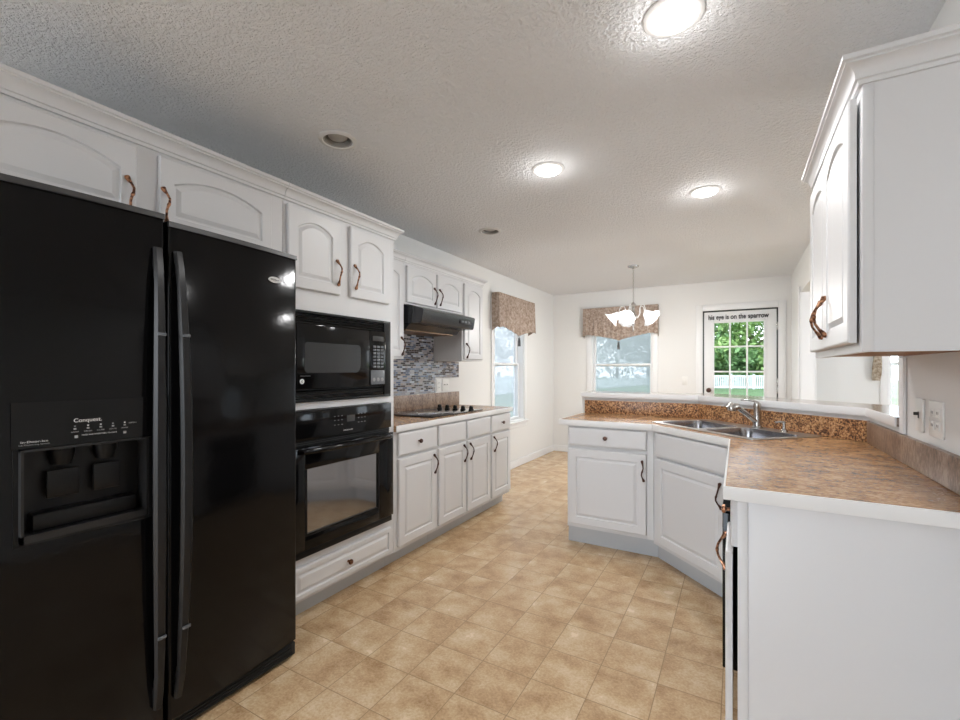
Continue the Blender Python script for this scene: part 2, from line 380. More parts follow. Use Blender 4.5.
# jamb casings of the openings in the right wall
bm = bmesh.new()
box(bm, RX-.014, RX-.001, 5.801, 5.885, 0, 2.155, .004); box(bm, RX-.001, RX+.121, 5.785, 5.799, 0, 2.089, .003); box(bm, RX+.121, RX+.137, 5.801, 5.885, 0, 2.155, .004)
struct('trim_1', bm, M['trim'])
bm = bmesh.new(); box(bm, RX-.012, RX+.132, 2.392, 2.408, 1.086, H-.002, .003); box(bm, RX-.012, RX-.0008, 2.345, 2.3915, 1.022, 1.32, .002); struct('trim_2', bm, M['trim'])
OFFCANS = [(-1.762, 1.623), (-1.81, 3.326)]
co_ = holed([(LX-.15, NY-.15), (FX+.15, NY-.15), (FX+.15, BY+.15), (LX-.15, BY+.15)], [[(cx_+.068*math.cos(2*PI*q/32), cy_+.068*math.sin(2*PI*q/32)) for q in range(32)] for cx_, cy_ in OFFCANS], H, H+.12)
struct('ceiling', co_, M['ceiling'])
def baseboard(name, x0, x1, y0, y1):
    bm = bmesh.new(); box(bm, x0, x1, y0, y1, 0.001, .095, .004); struct(name, bm, M['trim'])
baseboard('baseboard_left', LX+.001, LX+.016, 3.96, BY-.001)
baseboard('baseboard_back', LX+.017, -.485, BY-.016, BY-.001)
baseboard('baseboard_right', RX-.016, RX-.001, 5.89, BY-.02)

# windows (local frame: x across, y depth outward, origin centre of hole at floor)
def window(name, loc, rot, w, z0, z1, wall_t=.15, screen=True):
    e = sempty(name, loc, rot); hw = w/2; t = .075
    bm = bmesh.new()
    for s in (-1, 1): box(bm, s*(hw+t/2)-t/2, s*(hw+t/2)+t/2, -.018, -.001, z0-.02, z1+t, .005)
    box(bm, -hw, hw, -.018, -.001, z1, z1+t, .005); finish(bm, 'window_casing', M['trim'], e)
    bm = bmesh.new(); box(bm, -hw-.10, hw+.10, -.045, .002, z0-.022, z0, .006); box(bm, -hw-t, hw+t, -.016, -.001, z0-.085, z0-.023, .004); finish(bm, 'window_sill', M['trim'], e)
    bm = bmesh.new()
    for s in (-1, 1): box(bm, min(s*hw, s*(hw-.012)), max(s*hw, s*(hw-.012)), .001, wall_t-.001, z0+.001, z1-.001)
    box(bm, -hw+.012, hw-.012, .003, wall_t-.001, z1-.02, z1-.001); box(bm, -hw+.012, hw-.012, .003, wall_t-.001, z0+.001, z0+.02); finish(bm, 'window_frame', M['trim'], e)
    zm = (z0+z1)/2 - .01; a = hw-.013
    for nm, lo, hi, y in (('upper_sash', zm, z1-.022, .095), ('lower_sash', z0+.022, zm+.04, .06)):
        bm = bmesh.new(); s = .026
        box(bm, -a, -a+s, y, y+.03, lo, hi, .003); box(bm, a-s, a, y, y+.03, lo, hi, .003)
        box(bm, -a+s, a-s, y, y+.03, lo, lo+s, .003); box(bm, -a+s, a-s, y, y+.03, hi-s, hi, .003)
        so = finish(bm, nm, M['trim'], e)
        finish(B(-a+s-.003, a-s+.003, y+.012, y+.017, lo+s-.003, hi-s+.003), 'pane', M['glass'], so)
    if screen:
        bm = bmesh.new(); vs = [bm.verts.new(p) for p in ((-a,.132,z0+.02),(a,.132,z0+.02),(a,.132,z1-.02),(-a,.132,z1-.02))]; bm.faces.new(vs)
        finish(bm, 'insect_screen', M['screen'], e)
    return e
window('window_1', (LX, (WL[0]+WL[1])/2, 0), R90, WL[1]-WL[0], WL[2], WL[3])
window('window_2', ((WB[0]+WB[1])/2, BY, 0), 0, WB[1]-WB[0], WB[2], WB[3])
wf = window('window_3', ((WF[0]+WF[1])/2, BY, 0), 0, WF[1]-WF[0], WF[2], WF[3], screen=False)
bm = bmesh.new()
for k in range(24):
    z = 2.02 - k*.028
    if z < 1.42: break
    t = bmesh.new(); box(t, -.41, .41, -.012, .012, -.001, .001); join(bm, t, 0, Matrix.Translation((0, .035, z)) @ Matrix.Rotation(.5, 4, 'X'))
box(bm, -.41, .41, .022, .048, 1.385, 1.402, .002)
finish(bm, 'blind', M['trim'], wf)
window('window_4', (FX, (WR[0]+WR[1])/2, 0), -R90, WR[1]-WR[0], WR[2], WR[3])

window('window_added', (FX, (WQ[0]+WQ[1])/2, 0), -R90, WQ[1]-WQ[0], WQ[2], WQ[3], screen=False)  # unseen helper window that lets in extra light
# back door
d = sempty('door_1', ((DR[0]+DR[1])/2, BY, 0)); hw = (DR[1]-DR[0])/2
bm = bmesh.new()
for s in (-1, 1): box(bm, s*(hw+.04)-.04, s*(hw+.04)+.04, -.020, -.001, .001, 2.135, .005)
box(bm, -hw, hw, -.020, -.001, 2.056, 2.135, .005); finish(bm, 'door_casing', M['trim'], d)
bm = bmesh.new()
for s in (-1, 1): box(bm, min(s*hw, s*(hw-.012)), max(s*hw, s*(hw-.012)), 0, .149, .001, 2.053)
box(bm, -hw+.012, hw-.012, 0, .149, 2.041, 2.053); box(bm, -hw+.012, hw-.012, .06, .149, .001, .02); finish(bm, 'door_frame', M['slot'], d)
lw, l0, l1 = .29, .92, 1.90
bm = bmesh.new(); a = hw-.017
cxo = (-.008)
xs = (-a, cxo-lw, cxo+lw, a); zs = (.022, l0, l1, 2.036)
box(bm, xs[0], xs[1], .012, .052, zs[0], zs[3], .002); box(bm, xs[2], xs[3], .012, .052, zs[0], zs[3], .002)
box(bm, xs[1], xs[2], .012, .052, zs[0], zs[1], .002); box(bm, xs[1], xs[2], .012, .052, zs[2], zs[3], .002)
lf = finish(bm, 'door_leaf', M['trim'], d)
bm = bmesh.new()
box(bm, xs[1]-.02, xs[1]+.012, .004, .03, l0-.02, l1+.02, .004); box(bm, xs[2]-.012, xs[2]+.02, .004, .03, l0-.02, l1+.02, .004)
box(bm, xs[1], xs[2], .004, .03, l0-.02, l0+.012, .004); box(bm, xs[1], xs[2], .004, .03, l1-.012, l1+.02, .004)
for k in (1, 2):
    x = xs[1] + 2*lw*k/3; box(bm, x-.010, x+.010, .008, .028, l0, l1, .003)
    z = l0 + (l1-l0)*k/3; box(bm, xs[1], xs[2], .009, .027, z-.010, z+.010, .003)
finish(bm, 'muntin_grid', M['trim'], lf)
finish(B(xs[1], xs[2], .031, .035, l0, l1), 'pane', M['door_glass'], lf)
for x0, x1 in ((-.30, -.03), (.015, .285)):
    finish(panel_front(x1-x0, .55, t=.008, stile=.03), 'door_panel', M['trim'], lf, loc=(x0, .012, .2))
bm = bmesh.new(); lathe(bm, [(.030,0),(.030,.006),(.012,.010),(.012,.03),(.026,.038),(.030,.052),(.022,.064),(.001,.067)], axis='y', seg=20)
finish(bm, 'door_knob', M['bronze'], lf, loc=(-a+.055, .012, 1.0))
for z in (.25, 1.02, 1.12, 1.82):
    bm = bmesh.new(); box(bm, -.006, .014, -.004, .012, -.045, .045, .003); lathe(bm, [(.006,-.048),(.006,.048)], -.004, -.004, 0, 12)
    finish(bm, 'hinge', M['nickel'], d, loc=(hw-.012, 0, z))
t = thing('word_sign', 'black cut-out words "his eye is on the sparrow" across top of back door', 'sign', (0, BY+.006, 1.963))
x = -.342
for wd_, ww_ in (('his', .070), ('eye', .088), ('is', .036), ('on', .068), ('the', .084), ('sparrow', .226)):
    finish(text_local(wd_, .088, x+ww_/2, 0, 0, .004, .0017, ww_), 'word', M['letter'], t); x += ww_+.0215
bm = bmesh.new(); box(bm, -.30, .30, .0, .012, -.004, .004, .002)
for s in (-1, 1): lathe(bm, [(.014,-.004),(.018,.004),(.014,.012)], s*.30, 0, -.006, 12, 'y')
o = finish(bm, 'curtain_rod', M['trim'], loc=(0, BY+.0, 1.915)); tag(o, 'thin white rod with round brackets above the door glass', 'rod')

# ------------------------------------------------------------------ outdoors
GZ = -.35
o = struct('ground', B(-70, 70, BY+.4, 90, GZ-.2, GZ), M['lawn']); o.name = 'floor_lawn'
struct('floor_side_yard', B(-70, LX-.4, -30, BY+.4, GZ-.2, GZ), mat('pale_gravel', (.42,.42,.41), .9))
def bearing(px, D):
    s = (px-480)/450; F = (-math.sin(YAW), math.cos(YAW)); R = (math.cos(YAW), math.sin(YAW)); return (D*(F[0]+R[0]*s), D*(F[1]+R[1]*s))
def fence(a, c, n, label, h=1.16):
    a, c = Vector((*a, 0)), Vector((*c, 0)); L = (c-a).length; rot = math.atan2(c.y-a.y, c.x-a.x)
    t = thing('picket_fence', label, 'fence', (a.x, a.y, GZ), rot)
    for k in range(n+1):
        bm = bmesh.new(); box(bm, -.06, .06, -.06, .06, 0, h+.08, .01); box(bm, -.075, .075, -.075, .075, h+.08, h+.11, .01); finish(bm, 'post', M['fence'], t, loc=(L*k/n, 0, 0))
    for k in range(n):
        bm = bmesh.new(); w = L/n-.13; box(bm, 0, w, -.02, .02, .12, .24); box(bm, 0, w, -.02, .02, h-.12, h-.02)
        m = max(4, int(w/.13))
        for q in range(m): x = (q+.5)*w/m; box(bm, x-.045, x+.045, -.035, -.021, .06, h)
        finish(bm, 'picket_panel', M['fence'], t, loc=(L*k/n+.065, 0, 0), smooth=False)
struct('floor_added_slab', B(-12, 14, NY-14, NY-.16, -.25, -.12), mat('added_slab_concrete', (.38,.36,.33), .85))  # unseen slab added to cut light rising onto the ceiling
fence(bearing(688, 38), bearing(800, 36), 5, 'white picket fence across the lawn seen through the back door')
fence(bearing(560, 32), bearing(672, 52), 9, 'white vinyl fence slanting away seen through the back window', .85)
fence((-13, 7.5), (-13, 34), 10, 'white vinyl fence outside the left window')
def tree(x, y, h, r, m, label, n=1500, leaf=.28, low=.25, zr=.5, name='leafy_tree', tk=.035):
    t = thing(name, label, 'tree', (x, y, GZ))
    bm = bmesh.new(); tube(bm, [(0,0,0),(.05,0,h*.3),(0,.06,h*.6)], [r*tk, r*tk*.7, r*tk*.3], 8)
    for k in range(9):
        a = random.random()*6.28; z = h*(.2+.05*k); tube(bm, [(0,0,z),(math.cos(a)*r*.45, math.sin(a)*r*.45, z+h*.16)], [r*.025, r*.008], 6)
    finish(bm, 'trunk', M['bark'], t)
    bm = bmesh.new()
    cl = [(random.uniform(-.6,.6)*r, random.uniform(-.6,.6)*r, h*(low+.08) + random.random()*h*(1-low-.2)) for _ in range(16)]
    for k in range(n):
        c = random.choice(cl); d = Vector((random.gauss(0,1), random.gauss(0,1), random.gauss(0,1))).normalized()*r*.42*random.uniform(.6,1)
        p = Vector(c)+d; q = Matrix.Rotation(random.random()*6.28, 3, Vector((random.random()-.5, random.random()-.5, random.random()-.5)).normalized()); s = leaf*random.uniform(.5,1)
        vs = [bm.verts.new(p + q @ Vector(v)) for v in ((-s,0,0),(0,-s*.45,s*.1),(s,0,0),(0,s*.45,-s*.1))]; bm.faces.new(vs)
    finish(bm, 'crown', m, t, smooth=False)
tr = [(700, 47, 9, 4.5, 'leaf', 'dark green tree left of centre beyond the door fence'), (726, 52, 10, 5, 'leaf', 'tall dark green tree in the middle beyond the door fence'),
      (752, 45, 8.2, 4.0, 'leaf2', 'bright yellow-green tree right of centre beyond the door fence'), (786, 50, 10, 5, 'leaf', 'dark green tree furthest right beyond the door fence'),
      (716, 42, 4.2, 2.6, 'leaf2', 'low bright green bush left beyond the door fence'), (737, 41, 3.6, 2.3, 'leaf', 'low dark green bush in the middle beyond the door fence'), (765, 41, 3.8, 2.6, 'leaf2', 'low bright green bush right beyond the door fence')]
for px, D, h, r, m, lab in tr:
    x, y = bearing(px, D); tree(x, y, h, r, M[m], lab, n=1900, leaf=.40, low=.04, name='leafy_tree' if h > 5 else 'bush')
for px, D, lab in ((588, 56, 'pale bare spring tree at left beyond the back window'), (617, 60, 'pale spring tree in the middle beyond the back window'), (648, 64, 'pale spring tree at right beyond the back window')):
    x, y = bearing(px, D); tree(x, y, 14, 6.5, M['leaf3'], lab, n=3500, leaf=.34, low=.08)
for i, (x, y) in enumerate(((-20, 30), (-21, 36), (-19, 42))):
    tree(x, y, 8.5, 3.8, M['leaf3'], 'pale bare spring tree %s beyond the left window' % ('nearest', 'second', 'furthest')[i], n=2600, leaf=.22, low=.08)

# ------------------------------------------------------------------ tall oven cabinet  (left run face X=-1.91)
FXL = -1.91
def crown_pts(z):                       # (out, z) profile, out measured from face
    return [(0, z), (.008, z), (.010, z+.007), (.010, z+.011), (.016, z+.013), (.017, z+.018), (.019, z+.028), (.025, z+.038), (.036, z+.045), (.041, z+.047), (.041, z+.052), (.048, z+.055), (.048, z+.068), (0, z+.068)]
def crown(parent, W, z, ret0=False, ret1=False, depth=.1, k=1.0):
    # crown on local front face; mitred returns at x=0 / x=W
    bm = bmesh.new(); P = [(o_*k, z_) for o_, z_ in crown_pts(z)]; rings = []
    if ret0: rings.append([bm.verts.new((-o_, depth, z_)) for o_, z_ in P]); rings.append([bm.verts.new((-o_, -o_, z_)) for o_, z_ in P])
    else: rings.append([bm.verts.new((0, -o_, z_)) for o_, z_ in P])
    if ret1: rings.append([bm.verts.new((W+o_, -o_, z_)) for o_, z_ in P]); rings.append([bm.verts.new((W+o_, depth, z_)) for o_, z_ in P])
    else: rings.append([bm.verts.new((W, -o_, z_)) for o_, z_ in P])
    n = len(P)
    for a, c in zip(rings, rings[1:]):
        for i in range(n): bm.faces.new((a[i], a[(i+1) % n], c[(i+1) % n], c[i]))
    bm.faces.new(rings[0]); bm.faces.new(rings[-1]); return finish(bm, 'crown_molding', M['cab'], parent)

y0, W = 1.415, .805; D_ = .605
t = thing('oven_cabinet', 'tall white cabinet housing the microwave and wall oven beside the fridge', 'cabinet', (FXL, y0, 0), R90)
bm = bmesh.new()
box(bm, 0, .018, 0, D_, .105, 2.10); box(bm, W-.018, W, 0, D_, .105, 2.10); box(bm, .018, W-.018, D_-.01, D_, .105, 2.10)
box(bm, .018, W-.018, 0, D_-.01, 1.576, 2.10); box(bm, .018, W-.018, 0, D_-.01, 1.071, 1.106); box(bm, .018, W-.018, 0, D_-.01, .105, .328)
box(bm, .018, .038, 0, .02, .328, 1.071); box(bm, W-.050, W-.018, 0, .02, .328, 1.071); box(bm, .018, .038, 0, .02, 1.106, 1.576); box(bm, W-.050, W-.018, 0, .02, 1.106, 1.576)
finish(bm, 'body', M['cab'], t)
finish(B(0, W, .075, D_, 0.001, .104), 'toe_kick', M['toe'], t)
front(t, 'door', .014, .346, 1.682, 2.082, arch=.042, pull=(.322, 1.800), metal='copper')
front(t, 'door', .420, .745, 1.682, 2.082, arch=.042, pull=(.452, 1.800), metal='copper')
front(t, 'drawer', .035, .765, .125, .285, knob=(.40, .205), metal='copper', stile=.025)
crown(t, W, 2.10, ret1=True, depth=.23)
# refrigerator cabinet
t = thing('refrigerator_cabinet', 'white wall cabinet with two arched doors above the black fridge', 'cabinet', (FXL, .33, 1.80), R90)
Wf = 1.083
finish(B(0, Wf, 0, D_, 0, .30), 'body', M['cab'], t)
for x0, x1, px in ((.02, .468, .440), (.541, 1.012, .556)):
    front(t, 'door', x0, x1, .012, .285, arch=.045, pull=(px, .095), metal='copper', stile=.05)
crown(t, Wf, .30)

# ------------------------------------------------------------------ refrigerator
t = thing('refrigerator', 'black side-by-side refrigerator with ice and water dispenser', 'refrigerator', (-1.708, .393, 0), R90)
Wd = .945
bm = bmesh.new(); box(bm, 0, Wd, .055, .76, .03, 1.765, .004); box(bm, .03, Wd-.03, .03, .055, .03, 1.75)
finish(bm, 'body', M['black_satin'], t)
for x0, x1 in ((.03, .10), (Wd-.10, Wd-.03)):
    finish(B(x0, x1, .03, .12, 1.766, 1.793, .005), 'hinge_cover', M['black_satin'], t)
bm = bmesh.new(); box(bm, .01, Wd-.01, .0, .05, .012, .066, .004)
for k in range(4): box(bm, .03, Wd-.03, -.006, .0, .018+k*.012, .024+k*.012)
finish(bm, 'grille', M['black_matte'], t)
def bulge(x):
    u = (x-Wd/2)/(Wd/2); return -.030*(1-u*u) 
def fdoor(x0, x1, z0, z1, hole=None):
    bm = bmesh.new(); rs = .012
    xs = [x0, x0+.003, x0+.007, x0+rs] + [x0+rs+(x1-x0-2*rs)*k/18 for k in range(1, 18)] + [x1-rs, x1-.007, x1-.003, x1]
    if hole:
        for hx in hole[:2]:
            k = min(range(4, len(xs)-4), key=lambda i: abs(xs[i]-hx)); xs[k] = hx
    zs = [z0, z0+.003, z0+.008, z1-.008, z1-.003, z1]
    if hole: zs = sorted(set(zs + list(hole[2:])))
    def off(v, a, c):
        d_ = min(v-a, c-v)
        return .010 if d_ < 1e-6 else .004 if d_ < .004 else .0012 if d_ < .009 else 0
    G = [[bm.verts.new((x, bulge(x)+max(off(x, x0, x1), off(z, z0, z1)), z)) for z in zs] for x in xs]
    for i in range(len(xs)-1):
        for j in range(len(zs)-1):
            if hole and hole[0]-1e-6 < (xs[i]+xs[i+1])/2 < hole[1] and hole[2] < (zs[j]+zs[j+1])/2 < hole[3]: continue
            bm.faces.new((G[i][j], G[i+1][j], G[i+1][j+1], G[i][j+1]))
    bk = .052; nb = [[bm.verts.new((x, bk, z)) for z in (z0, z1)] for x in xs]
    for i in range(len(xs)-1):
        bm.faces.new((G[i][0], G[i+1][0], nb[i+1][0], nb[i][0])); bm.faces.new((G[i][-1], G[i+1][-1], nb[i+1][1], nb[i][1])); bm.faces.new((nb[i][0], nb[i+1][0], nb[i+1][1], nb[i][1]))
    bm.faces.new(G[0] + nb[0][::-1]); bm.faces.new(G[-1] + nb[-1][::-1]); return bm
HO = (.044, .347, .80, 1.055)
dl = finish(fdoor(.003, .396, .07, 1.797, HO), 'freezer_door', M['black_door'], t)
dr = finish(fdoor(.406, Wd-.003, .07, 1.778), 'refrigerator_door', M['black_door'], t)
M['cap'] = mat('grey_black_door_cap', (.05,.05,.052), .35)  # grey lighter than the doors, carrying the highlight on their top bevel
def cap(xa, xb, z, par):
    bm = bmesh.new(); fr = []
    for k in range(13):
        x = xa+(xb-xa)*k/12; fr.append([bm.verts.new((x, bulge(x)-.004, z-.016)), bm.verts.new((x, bulge(x)-.002, z+.002)), bm.verts.new((x, .05, z+.004)), bm.verts.new((x, bulge(x)+.006, z-.016))])
    for a, c in zip(fr, fr[1:]):
        for i in range(4): bm.faces.new((a[i], a[(i+1) % 4], c[(i+1) % 4], c[i]))
    bm.faces.new(fr[0]); bm.faces.new(fr[-1]); finish(bm, 'door_cap', M['cap'], par)
cap(.004, .395, 1.797, dl); cap(.407, Wd-.004, 1.778, dr)
# dispenser
bm = bmesh.new()
x0, x1, z0, z1 = HO; yb = .045
xs = [x0 + (x1-x0)*k/8 for k in range(9)]
bm2 = bmesh.new()
box(bm2, x0, x1, yb, yb+.004, z0, z1); box(bm2, x0, x0+.006, -.03, yb, z0, z1); box(bm2, x1-.006, x1, -.03, yb, z0, z1); box(bm2, x0, x1, -.032, yb, z1-.006, z1); box(bm2, x0, x1, -.03, yb, z0, z0+.02)
finish(bm2, 'dispenser_recess', M['black_matte'], dl)
bm = bmesh.new()
def strip(bm, xa, xb, za, zb, th, n=10):
    fr = [[bm.verts.new((xa+(xb-xa)*k/n, bulge(xa+(xb-xa)*k/n)-th, z)) for z in (za, zb)] for k in range(n+1)]
    bk_ = [[bm.verts.new((xa+(xb-xa)*k/n, bulge(xa+(xb-xa)*k/n)+.002, z)) for z in (za, zb)] for k in range(n+1)]
    for i in range(n):
        bm.faces.new((fr[i][0], fr[i+1][0], fr[i+1][1], fr[i][1])); bm.faces.new((fr[i][0], fr[i+1][0], bk_[i+1][0], bk_[i][0])); bm.faces.new((fr[i][1], fr[i+1][1], bk_[i+1][1], bk_[i][1]))
    bm.faces.new((fr[0][0], fr[0][1], bk_[0][1], bk_[0][0])); bm.faces.new((fr[n][0], fr[n][1], bk_[n][1], bk_[n][0]))
strip(bm, .030, .376, 1.057, 1.185, .006); finish(bm, 'control_panel', M['black'], dl)
bm = bmesh.new(); strip(bm, .034, .044, .79, 1.056, .005, 1); strip(bm, .347, .356, .79, 1.056, .005, 1); strip(bm, .044, .347, .79, .80, .005, 6); finish(bm, 'dispenser_bezel', M['black_satin'], dl)
for xx, ww in ((.142, .075), (.247, .07)):
    bm = bmesh.new(); box(bm, xx-ww/2, xx+ww/2, .0, .012, .905, .985, .005); lathe(bm, [(.022,0),(.03,.03),(.03,.045)], xx, .015, 1.0, 16); finish(bm, 'paddle', M['black_satin'], dl)
bm = bmesh.new(); box(bm, .072, .322, -.01, .04, .82, .87, .008); finish(bm, 'drip_tray', M['black_satin'], dl)
def on_door(s, size, x, z, m='print', wid=None):
    sl = math.atan((bulge(x+.01)-bulge(x-.01))/.02)
    o = finish(text_local(s, size, 0, 0, 0, .0004, 0, wid), 'lettering', M[m], dl); o.location = (x, bulge(x)-.0072, z); o.rotation_euler = (0, 0, sl)
on_door('Conquest.', .016, .190, 1.125, wid=.065)
on_door('In-Door-Ice', .008, .075, 1.075, wid=.055); on_door('Ice Dispensing System', .005, .075, 1.067, 'dimprint', .062)
for k, s_ in enumerate(('WATER', 'CRUSH', 'CUBE', 'LIGHT ON', 'DISPENSER')):
    x = .160 + k*.030; on_door(s_, .005, x, 1.092, 'dimprint', .018)
    for zz, m_, sz in ((1.109, 'print' if k in (1, 2, 4) else 'dimprint', .002), (1.101, 'dimprint', .003)):
        bm = bmesh.new(); box(bm, -sz, sz, -.0006, .0006, -sz*.8, sz*.8); o = finish(bm, 'indicator', M[m_], dl, loc=(x, bulge(x)-.0075, zz))
on_door('OPEN', .006, .301, 1.106, 'dimprint', .02); on_door('PRESS AND HOLD 3 SEC TO LOCK', .005, .218, 1.081, 'print', .085)
for x in (.163, .280):
    bm = bmesh.new(); box(bm, -.004, .004, -.0006, .0006, -.004, .004, 0); finish(bm, 'indicator', M['dimprint'], dl, loc=(x, bulge(x)-.0075, 1.078))
# badge
bm = bmesh.new(); lathe(bm, [(1,0),(1,.003),(.94,.004)], axis='y', seg=28)
for v_ in bm.verts: v_.co.x *= .030; v_.co.z *= .0125
bd = finish(bm, 'badge', M['print'], dr, loc=(.820, bulge(.820)-.0005, 1.652)); bd.rotation_euler = (0, 0, math.atan((bulge(.82)-bulge(.80))/.02)); bd['label'] = 'small white oval badge'
finish(text_local('Whirlpool', .012, 0, -.0045, 0, .0003, 0, .044), 'lettering', M['slot'], bd)
# handles: tall bowed bars
for x, s, par in ((.371, -1, dl), (.433, 1, dr)):
    bm = bmesh.new(); nn = 26; rings = []
    for k in range(nn+1):
        u = k/nn; z = .15 + 1.53*u; e = math.sin(PI*u)
        out = .016 + .040*e**.55; hw_ = .014 + .006*e
        xc = x + s*.010*e; yb_ = bulge(x)
        ring = [(xc-hw_, yb_-out+.010, z), (xc-hw_*.6, yb_-out, z), (xc+hw_*.6, yb_-out, z), (xc+hw_, yb_-out+.010, z), (xc+hw_*.7, yb_-min(out-.012, .001+out*.45) if .06 < u < .94 else yb_+.001, z), (xc-hw_*.7, yb_-min(out-.012, .001+out*.45) if .06 < u < .94 else yb_+.001, z)]
        rings.append([bm.verts.new(p) for p in ring])
    for a, c in zip(rings, rings[1:]):
        for i in range(6): bm.faces.new((a[i], a[(i+1) % 6], c[(i+1) % 6], c[i]))
    bm.faces.new(rings[0]); bm.faces.new(rings[-1])
    hb = finish(bm, 'handle', M['handle_black'], par)
    for zz in (1.39, .40):
        bm = bmesh.new(); box(bm, -.0125, .0125, -.003, .003, -.005, .005, .0015); finish(bm, 'handle_clip', M['keypad'], hb, loc=(x+s*.006, bulge(x)-.050, zz))

# ------------------------------------------------------------------ microwave + oven (local frame at face)
t = thing('microwave', 'black built-in microwave with louvred trim kit above the wall oven', 'microwave', (FXL, y0, 0), R90)
bm = bmesh.new(); X0, X1, Z0, Z1 = .030, .760, 1.108, 1.574
box(bm, .045, .750, .002, .45, 1.14, 1.54)
box(bm, X0, X1, -.016, -.001, Z0, Z0+.012, .002); box(bm, X0, X1, -.016, -.001, Z1-.014, Z1, .002)
box(bm, X0, X0+.022, -.016, -.001, Z0+.012, Z1-.014, .002); box(bm, X1-.058, X1, -.016, -.001, Z0+.012, Z1-.014, .002)
finish(bm, 'trim_frame', M['black_satin'], t)
for za, nn in ((Z0+.014, 4), (Z1-.066, 4)):
    bm = bmesh.new()
    for k in range(nn): z = za + k*.0125; profile_x(bm, [(-.002, z), (-.014, z+.001), (-.010, z+.009), (-.002, z+.008)], X0+.024, X1-.060)
    finish(bm, 'louvre', M['black'], t)
zb, zt = 1.176, 1.505
md = finish(B(X0+.024, .560, -.030, -.001, zb, zt, .006), 'door', M['black'], t)
bm = bmesh.new(); prism(bm, [(x, z) for x, z in [(0+.012,0),(.385-.03,0),(.385-.012,.012),(.385,.045),(.385,.155-.015),(.385-.015,.155),(.012,.155),(0,.143),(0,.012)]], 0, .002)
bm.transform(Matrix.Rotation(PI/2, 4, 'X')); finish(bm, 'window', M['mw_glass'], md, loc=(.10, -.0305, 1.258))
cp = finish(B(.562, X1-.060, -.028, -.001, zb, zt, .004), 'control_panel', M['black'], t)
finish(B(.585, .68, -.031, -.0275, 1.445, 1.475, .002), 'display', M['slot'], cp)
bm = bmesh.new()
for r_ in range(7):
    for c_ in range(3): box(bm, .590+c_*.032, .614+c_*.032, -.0305, -.0275, 1.285+r_*.020, 1.298+r_*.020, .001)
finish(bm, 'keypad', M['keypad'], cp)
bm = bmesh.new(); box(bm, .57, .69, -.0302, -.0275, 1.186, 1.272, .004); kp = finish(bm, 'control_pad', M['keypad'], cp)
bm = bmesh.new()
for c_ in range(3): lathe(bm, [(.012,.0315),(.009,.0325)], .595+c_*.035, 0, 1.215, 14, 'y')
finish(bm, 'button', M['dimprint'], kp)
bm = bmesh.new(); lathe(bm, [(.013,0),(.013,.0014)], axis='y', seg=20); bd = finish(bm, 'badge', M['print'], md, loc=(.085, -.030, 1.215)); bd['label'] = 'round white badge'
finish(text_local('G', .016, 0, -.0018, 0), 'lettering', M['slot'], bd)
finish(text_local('MICROWAVE', .006, .105, -.0306, 1.242, .0003, 0, .06), 'lettering', M['dimprint'], md)

t = thing('wall_oven', 'black built-in wall oven with glass window below the microwave', 'oven', (FXL, y0, 0), R90)
X0, X1 = .030, .755
bm = bmesh.new(); box(bm, .045, .750, .022, .52, .36, 1.06); box(bm, X0, X1, -.008, -.001, .332, 1.069, .002); finish(bm, 'body', M['black_satin'], t)
cp = finish(B(X0, X1, -.026, -.0085, .915, 1.068, .004), 'control_panel', M['black'], t)
bm = bmesh.new()
for xx in (.30, .325, .35, .475, .50, .525):
    for zz in (.975, 1.0, 1.022): box(bm, xx-.006, xx+.004, -.0268, -.0258, zz-.0012, zz+.0012)
finish(bm, 'button', M['dimprint'], cp)
finish(B(.385, .445, -.0268, -.0258, .985, 1.02, 0), 'display', M['slot'], cp)
finish(text_local('FRIGIDAIRE', .009, .395, -.0265, .94, .0003, 0, .07), 'lettering', M['print'], cp)
bm = bmesh.new()
bx0, bx1, bz0, bz1 = .095, .63, .44, .775; ob0, ob1 = .372, .885
box(bm, X0, bx0, -.042, -.0085, ob0, ob1, .003); box(bm, bx1, X1, -.042, -.0085, ob0, ob1, .003); box(bm, bx0, bx1, -.042, -.0085, ob0, bz0, .003); box(bm, bx0, bx1, -.042, -.0085, bz1, ob1, .003)
od = finish(bm, 'oven_door', M['black'], t)
finish(B(bx0, bx1, -.034, -.028, bz0, bz1), 'window', M['oven_glass'], od)
bm = bmesh.new(); s_ = .012
box(bm, bx0, bx0+s_, -.0425, -.0345, bz0, bz1); box(bm, bx1-s_, bx1, -.0425, -.0345, bz0, bz1); box(bm, bx0+s_, bx1-s_, -.0425, -.0345, bz0, bz0+s_); finish(bm, 'window_bezel', M['black_satin'], od)
bm = bmesh.new(); tube(bm, [(X0+.03,-.042,.868),(X0+.04,-.062,.868),(X0+.07,-.070,.868),(.4,-.076,.868),(X1-.07,-.070,.868),(X1-.045,-.062,.868),(X1-.035,-.042,.868)], [.012,.013,.014,.014,.014,.013,.012], 12)
finish(bm, 'handle', M['black'], od)
finish(B(X0, X1, -.03, -.0085, .333, .366, .003), 'vent_rail', M['black_satin'], t)
bm = bmesh.new()
for k in range(2):
    zz = .893 + k*.009; box(bm, X0+.01, X1-.01, -.02, -.0088, zz, zz+.004)
finish(bm, 'louvre', M['black_matte'], t)

